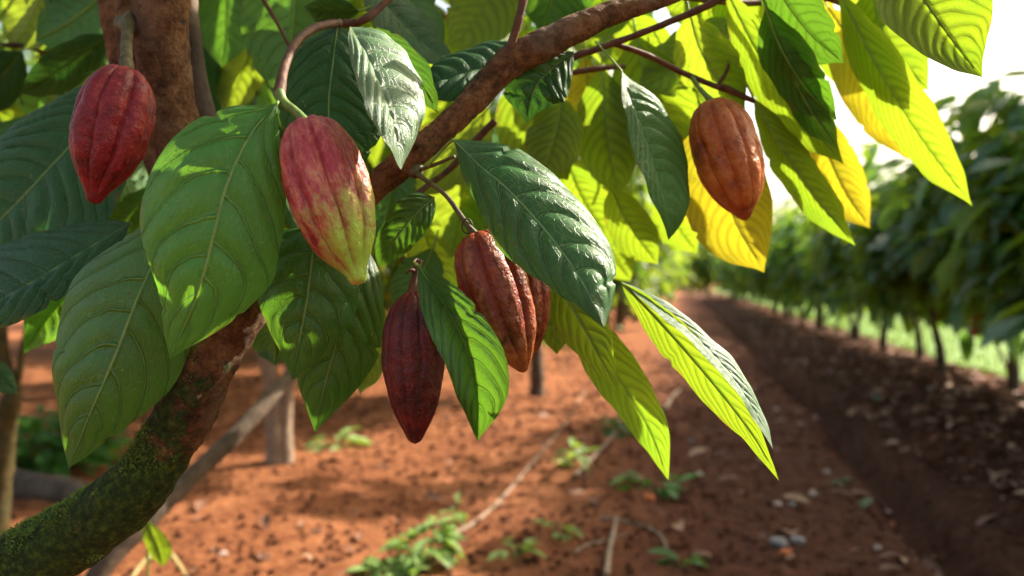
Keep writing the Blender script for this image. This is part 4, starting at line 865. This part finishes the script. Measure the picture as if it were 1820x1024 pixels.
# slender tree at the left edge
ST = empty('sapling', G(-10, 960), 'slender knotty young tree at the left edge of the picture', 'young tree')
mb = MB(); dS = ST.location.y
tube(mb, [np.array(ST.location) + (0, 0, -.1), P(5, 860, dS), P(10, 790, dS), P(14, 730, dS), P(24, 690, dS), P(8, 640, dS), P(0, 560, dS), P(-25, 430, dS)], [.052, .044, .040, .048, .036, .028, .022, .014], n=110, nc=28, rough=.16, rfreq=9, seed=3, fine=.04, lumps=[(P(34, 722, dS - .05), .05, .03)])
tube(mb, [P(16, 715, dS), P(32, 670, dS), P(40, 620, dS), P(52, 550, dS), P(60, 430, dS)], [.022, .018, .015, .012, .008], n=50, nc=16, rough=.12, rfreq=9, seed=6)
M['bark_dark'] = bark_mat('bark dark', .25, .4); link('trunk', mb.mesh('trunk'), M['bark_dark'], ST)
cmz = crown_mesh(610, 420, .75, .55, 0, .26, mats=(3, 2, 2, 2))
for m in FM: cmz.materials.append(m)
o = bpy.data.objects.new('crown', cmz); C.objects.link(o); o.parent = ST; o.location = (-.35, .4, 1.95); o['kind'] = 'stuff'
# leaning pole
mb = MB(); gpole = P(226, 985, 2.35)
pts = [P(150, 1060, 2.28), P(262, 925, 2.38), P(330, 858, 2.5), P(410, 782, 2.62), P(480, 708, 2.75), P(540, 640, 2.9), P(600, 560, 3.05)]
e = pts[0] + (pts[0]-pts[1])*1.0; e[2] = min(e[2], .0)
tube(mb, [e] + pts, [.029, .028, .029, .027, .025, .023, .020, .016], n=120, nc=22, rough=.12, rfreq=9, seed=2, fine=.04)
tag(link('leaning_pole', mb.mesh('leaning_pole'), M['bark_far']), 'weathered grey brown pole leaning behind the mossy trunk', 'wooden pole')
# fallen trunk in the left shade
mb = MB(); tube(mb, [G(-120, 862), G(20, 878) + (0, 0, .05), G(120, 890) + (0, 0, .05), G(215, 905) + (0, 0, .02)], [.10, .09, .075, .05], n=60, nc=20, rough=.15, rfreq=8)
tag(link('fallen_log', mb.mesh('fallen_log'), M['bark_far']), 'dark fallen log lying on the soil behind the mossy trunk', 'log')

# ------------------------------------------------------------------ small plants, stones and sticks on the soil
def weed(loc, n, rad, h, size, mat, label, group, seed, bush=.5):
    r = random.Random(seed); t = empty('weed_plant', (loc[0], loc[1], gz(loc[0], loc[1])), label, 'weed', group); mb = MB(); ms = MB()
    for i in range(n):
        a = r.uniform(0, 6.28); q = rad*r.random()**.6; z = h*r.uniform(.25, 1)*(1 - .5*q/rad)
        p = np.array([math.cos(a)*q, math.sin(a)*q, z]); put_leaf(mb, p, a - math.pi/2 + r.gauss(0, .5), r.uniform(-.5, .6), r.uniform(-.3, .3), size*1.35*r.uniform(.6, 1.3))
        if i % 3 == 0: tube(ms, [(p[0]*.1, p[1]*.1, 0), (p[0]*.6, p[1]*.6, z*.6), tuple(p)], [.003, .0025, .0015], n=8, nc=5)
    me = mb.mesh('foliage'); me.materials.append(M[mat]); o = bpy.data.objects.new('foliage', me); C.objects.link(o); o.parent = t; o['kind'] = 'stuff'
    me = ms.mesh('stem'); me.materials.append(M['stalk']); o = bpy.data.objects.new('stem', me); C.objects.link(o); o.parent = t
    return t
M['weed'] = leaf_mat('weed leaf', (.16, .32, .06), (.32, .46, .14), (.4, .5, .2), (.5, .75, .08), .38, .4)
WG = 'weeds growing on the soil'
weed(G(752, 1000), 80, .12, .24, .085, 'weed', 'largest leafy weed at the bottom of the picture, in sun', WG, 1)
weed(G(695, 1018), 34, .09, .08, .075, 'weed', 'low weed leaning on the foot of the largest weed', WG, 2)
weed(G(812, 915), 10, .05, .13, .06, 'weed', 'single sprout right behind the largest weed', WG, 3)
weed(G(1100, 780), 26, .14, .14, .12, 'leaf', 'dark green weed above the short stick', WG, 4)
weed(G(1018, 845), 14, .07, .16, .10, 'weed', 'upright weed left of the short stick', WG, 5)
weed(G(1160, 885), 18, .14, .10, .12, 'leaf', 'weed under the tip of the backlit lime leaf', WG, 6)
weed(G(992, 965), 10, .06, .10, .07, 'weed', 'thin seedling left of the forked root', WG, 7)
weed(G(915, 1005), 14, .08, .10, .07, 'weed', 'seedling right of the largest weed at the picture bottom', WG, 8)
weed(G(1216, 1022), 10, .07, .06, .09, 'leaf', 'flat weed on the bottom edge of the path', WG, 9)
weed(G(860, 720), 10, .08, .08, .12, 'weed', 'small weed just under the leaf with the sunlit tip', WG, 10)
weed(G(600, 795), 16, .15, .10, .14, 'weed', 'weed right of the twin pale trunks', WG, 11)
weed(G(70, 832), 300, .42, .42, .14, 'leaf', 'wide patch of green undergrowth beyond the slender tree', WG, 12)
weed(G(1000, 620), 40, .4, .4, .2, 'leaf_lime', 'bright shrub far away behind the rust brown pod', WG, 13)
# young shoot and curled blade below the mossy trunk
t = empty('shoot', G(300, 1120), 'young lime shoot below the leaning pole', 'shoot'); d0 = 2.2
t.location = P(290, 1060, 2.3); t.location.z = 0; bx = np.array(t.location)
mb = MB(); m3 = spline([P(262, 925, 2.2), P(272, 950, 2.2), P(284, 980, 2.2), P(288, 1008, 2.2)], 20); f = prof(np.linspace(0, 1, 20)); A = m3 + np.outer(f, [.035, 0, 0]); B = m3 - np.outer(f, [.032, 0, 0])
leaf_geo(mb, m3, A, B, f, 8, .003, 1, 0, 3, 6, .002, None, .002); link('leaf', mb.mesh('leaf'), [M['leaf_lime'], M['rib']], t)
mb = MB(); tube(mb, [bx, bx*.5 + P(240, 960, 2.2)*.5 , P(262, 925, 2.2)], [.005, .004, .003], n=20, nc=8); link('stem', mb.mesh('stem'), M['stalk'], t)
mb = MB(); tube(mb, [G(232, 1030), G(262, 1018) + (0, 0, .06), G(300, 1012) + (0, 0, .07), G(336, 1030)], [.007, .009, .009, .004], n=40, nc=8)
M['straw'] = simple('straw', [(.3, (.42, .34, .12)), (.7, (.62, .52, .24))], 40, .5, .3, .001)
tag(link('straw_blade', mb.mesh('straw_blade'), M['straw']), 'curled straw coloured blade at the bottom edge under the leaning pole', 'dry blade')
def ground_stick(pts, r, label, mat='dry_stick', lift=.008, nm='stick'):
    q = []
    for (x, y) in pts: g = G(x, y); g[2] = gz(g[0], g[1]) + lift; q.append(g)
    mb = MB(); tube(mb, q, np.linspace(r, r*.5, len(q)), n=18*len(q), nc=10, rough=.2, rfreq=20, seed=len(pts))
    return tag(link(nm, mb.mesh(nm), M[mat]), label, 'stick' if nm == 'stick' else 'root', 'sticks and roots on the soil')
ground_stick([(800, 940), (845, 918), (890, 885), (930, 845), (965, 812), (1005, 765), (1040, 692)], .011, 'long pale thin root running from the largest weed up the slope', nm='root')
ground_stick([(1022, 865), (1050, 836), (1080, 802), (1102, 775)], .013, 'short straight stick left of the backlit lime leaf tip', lift=.03)
ground_stick([(1078, 1060), (1084, 1010), (1092, 965), (1096, 945)], .013, 'upright looking stick at the bottom edge of the path', lift=.04)
ground_stick([(1070, 935), (1110, 942), (1150, 955), (1176, 975), (1186, 1000)], .009, 'curved forked root above the bottom edge', nm='root')
ground_stick([(1020, 1000), (1050, 985), (1080, 975), (1115, 965)], .007, 'thin root crossing behind the upright looking stick', nm='root')
ground_stick([(1180, 740), (1196, 715), (1210, 700)], .02, 'small stick on the shaded path', lift=.02)
def blob_mesh(seed, sx, sy, sz):
    import bmesh
    bm = bmesh.new(); bmesh.ops.create_icosphere(bm, subdivisions=3, radius=1)
    for v in bm.verts:
        k = 1 + .30*mnoise.noise(v.co*1.3 + Vector((seed, 0, 0))) + .12*mnoise.noise(v.co*3.5 + Vector((0, seed, 0))); v.co = Vector((v.co.x*sx, v.co.y*sy, v.co.z*sz))*k
    for f in bm.faces: f.smooth = True
    me = bpy.data.meshes.new('stone'); bm.to_mesh(me); bm.free(); return me
M['stone'] = simple('stone grey', [(.3, (.16, .14, .14)), (.7, (.36, .32, .31))], 25, .8, .5, .005)
M['stone_pale'] = simple('stone pale', [(.3, (.34, .24, .20)), (.7, (.55, .42, .36))], 25, .8, .5, .005)
M['clod'] = simple('clod orange', [(.3, (.42, .10, .03)), (.7, (.62, .20, .07))], 25, .9, .6, .008)
for i, (x, y, r, m, lab) in enumerate(((1385, 985, .040, 'stone', 'grey stone near the bottom of the path'), (1418, 982, .032, 'stone', 'flatter grey stone touching the grey stone on the path'), (1396, 1003, .028, 'clod', 'orange clod in front of the two grey stones'),
        (1478, 808, .020, 'clod', 'bright orange clod high on the path'), (1470, 846, .022, 'stone_pale', 'pale pebble under the bright orange clod'), (1578, 852, .022, 'stone_pale', 'pale pebble beside the ditch'), (1586, 880, .020, 'clod', 'small clod just under the pale pebble by the ditch'),
        (1506, 858, .018, 'stone', 'small dark pebble between two pale ones'), (1445, 892, .022, 'stone_pale', 'round pebble in the middle of the path'), (1382, 912, .024, 'stone_pale', 'pinkish pebble left of the round pebble'), (1408, 910, .020, 'stone', 'grey pebble touching the pinkish pebble'),
        (1615, 925, .022, 'stone_pale', 'pebble on the lip of the ditch near the bottom'), (1380, 735, .03, 'stone_pale', 'pale stone beside the tip of the long backlit leaf'), (1243, 852, .022, 'stone_pale', 'pebble right of the backlit lime leaf tip'), (1154, 900, .030, 'clod', 'sunlit orange clod under the weed on the path'),
        (1228, 795, .020, 'stone', 'small grey stone on the upper path'), (1755, 1012, .02, 'stone_pale', 'pebble in the lower right corner'), (1560, 985, .018, 'stone_pale', 'tiny pebble low on the right of the path'), (396, 985, .02, 'stone_pale', 'pale pebble on sunlit soil near the mossy trunk'))):
    g = G(x, y); me = blob_mesh(i*3.3, r, r*1.05, r*.62); me.materials.append(M[m]); o = bpy.data.objects.new('stone' if m != 'clod' else 'clod', me); C.objects.link(o)
    o.location = (g[0], g[1], gz(g[0], g[1]) + r*.25); o.rotation_euler.z = i; tag(o, lab, 'stone' if m != 'clod' else 'clod', 'stones and clods on the path')
# fallen leaves one can tell apart
for i, (x, y, s_, mat, lab) in enumerate(((1530, 880, .20, 'leaf_deep', 'fallen green leaf on the path, the upper of two'), (1556, 898, .18, 'leaf_deep', 'fallen green leaf on the path, the lower of two'), (1545, 722, .2, 'leaf_deep', 'fallen leaf lying in the ditch'))):
    g = G(x, y); mb = MB(); put_leaf(mb, np.zeros(3), 1.3 + i, .12, .2, s_); me = mb.mesh('fallen_leaf'); me.materials.append(M[mat]); o = bpy.data.objects.new('fallen_leaf', me); C.objects.link(o)
    o.location = (g[0], g[1], gz(g[0], g[1]) + .05); tag(o, lab, 'fallen leaf', 'fallen leaves on the path')
# litter under the row: dry leaves nobody could count
M['dry1'] = simple('dry leaf brown', [(.3, (.10, .04, .025)), (.7, (.26, .13, .08))], 20, .7, .5, .005)
M['dry2'] = simple('dry leaf tan', [(.3, (.26, .14, .08)), (.7, (.48, .30, .19))], 20, .7, .5, .005)
mb = MB(); rl = random.Random(31)
for i in range(4200):
    D = 2.2 + 26*rl.random()**1.4; l = rl.uniform(1.55, 3.95) if rl.random() < .86 else rl.uniform(-3, 1.3)
    p = row(l, D); p[2] = gz(p[0], p[1]) + .012; put_leaf(mb, p, rl.uniform(0, 6.28), rl.uniform(-.2, .5), rl.uniform(-.6, .6), rl.uniform(.06, .17), TPL_LO, 0 if rl.random() < .8 else 1)
tag(link('leaf_litter', mb.mesh('leaf_litter'), [M['dry1'], M['dry2']]), 'dry brown leaf litter strewn under the row of bushes', 'leaf litter', kind='stuff')
mb = MB()
for i in range(8000):
    D = 2.6 + 12*rl.random()**1.5; l = rl.uniform(-5.5, 2.2); p = row(l, D); r = rl.uniform(.004, .017)*(1 + .3*(D > 6)); p[2] = gz(p[0], p[1]) + r*.2
    k = np.array([[-1, -1, 0], [1, -1, 0], [1, 1, 0], [-1, 1, 0], [-.6, -.6, 1], [.6, -.6, 1], [.6, .6, 1], [-.6, .6, 1]], float)*r*RNG.uniform(.6, 1.3, (8, 3)); a = rl.uniform(0, 6.28)
    R = np.array([[math.cos(a), -math.sin(a), 0], [math.sin(a), math.cos(a), 0], [0, 0, 1]])
    mb.add(k @ R.T + p, [[0, 1, 5, 4], [1, 2, 6, 5], [2, 3, 7, 6], [3, 0, 4, 7], [4, 5, 6, 7]])
tag(link('soil_crumbs', mb.mesh('soil_crumbs'), M['soil']), 'crumbs of red soil scattered over the ground', 'soil crumbs', kind='stuff')
# small red and white marker on a stake at the right edge
gs = G(1806, 700); MK = empty('marker_sign', gs, 'small white and red plate on a slanted stake before the row at the right edge', 'marker sign')
dm = gs[1]; mb = MB(); tube(mb, [gs + (0, 0, -.1), P(1790, 655, dm), P(1762, 592, dm)], [.018, .016, .014], n=20, nc=10, rough=.08); link('stake', mb.mesh('stake'), M['dry_stick'], MK)
def plate(nm, x0, y0, x1, y1, d, th, mat):
    a, b = P(x0, y1, d), P(x1, y0, d); mb = MB()
    v = [(x, y, z) for y in (a[1] - th, a[1] + th) for x, z in ((a[0], a[2]), (b[0], a[2]), (b[0], b[2]), (a[0], b[2]))]
    mb.add(v, [[0, 1, 2, 3], [7, 6, 5, 4], [0, 4, 5, 1], [1, 5, 6, 2], [2, 6, 7, 3], [3, 7, 4, 0]]); me = mb.mesh(nm)
    me.polygons.foreach_set('use_smooth', [False]*6); return link(nm, me, mat, MK)
plate('plate', 1726, 558, 1772, 598, dm - .03, .008, simple('sign red', [(.3, (.45, .06, .02)), (.7, (.6, .10, .03))], 8, .5, .2, .002))
plate('face', 1735, 567, 1765, 589, dm - .045, .004, simple('sign white', [(.3, (.5, .47, .45)), (.7, (.7, .68, .66))], 8, .5, .2, .002))
print('single leaves', n_single, 'crown leaves', cnt)
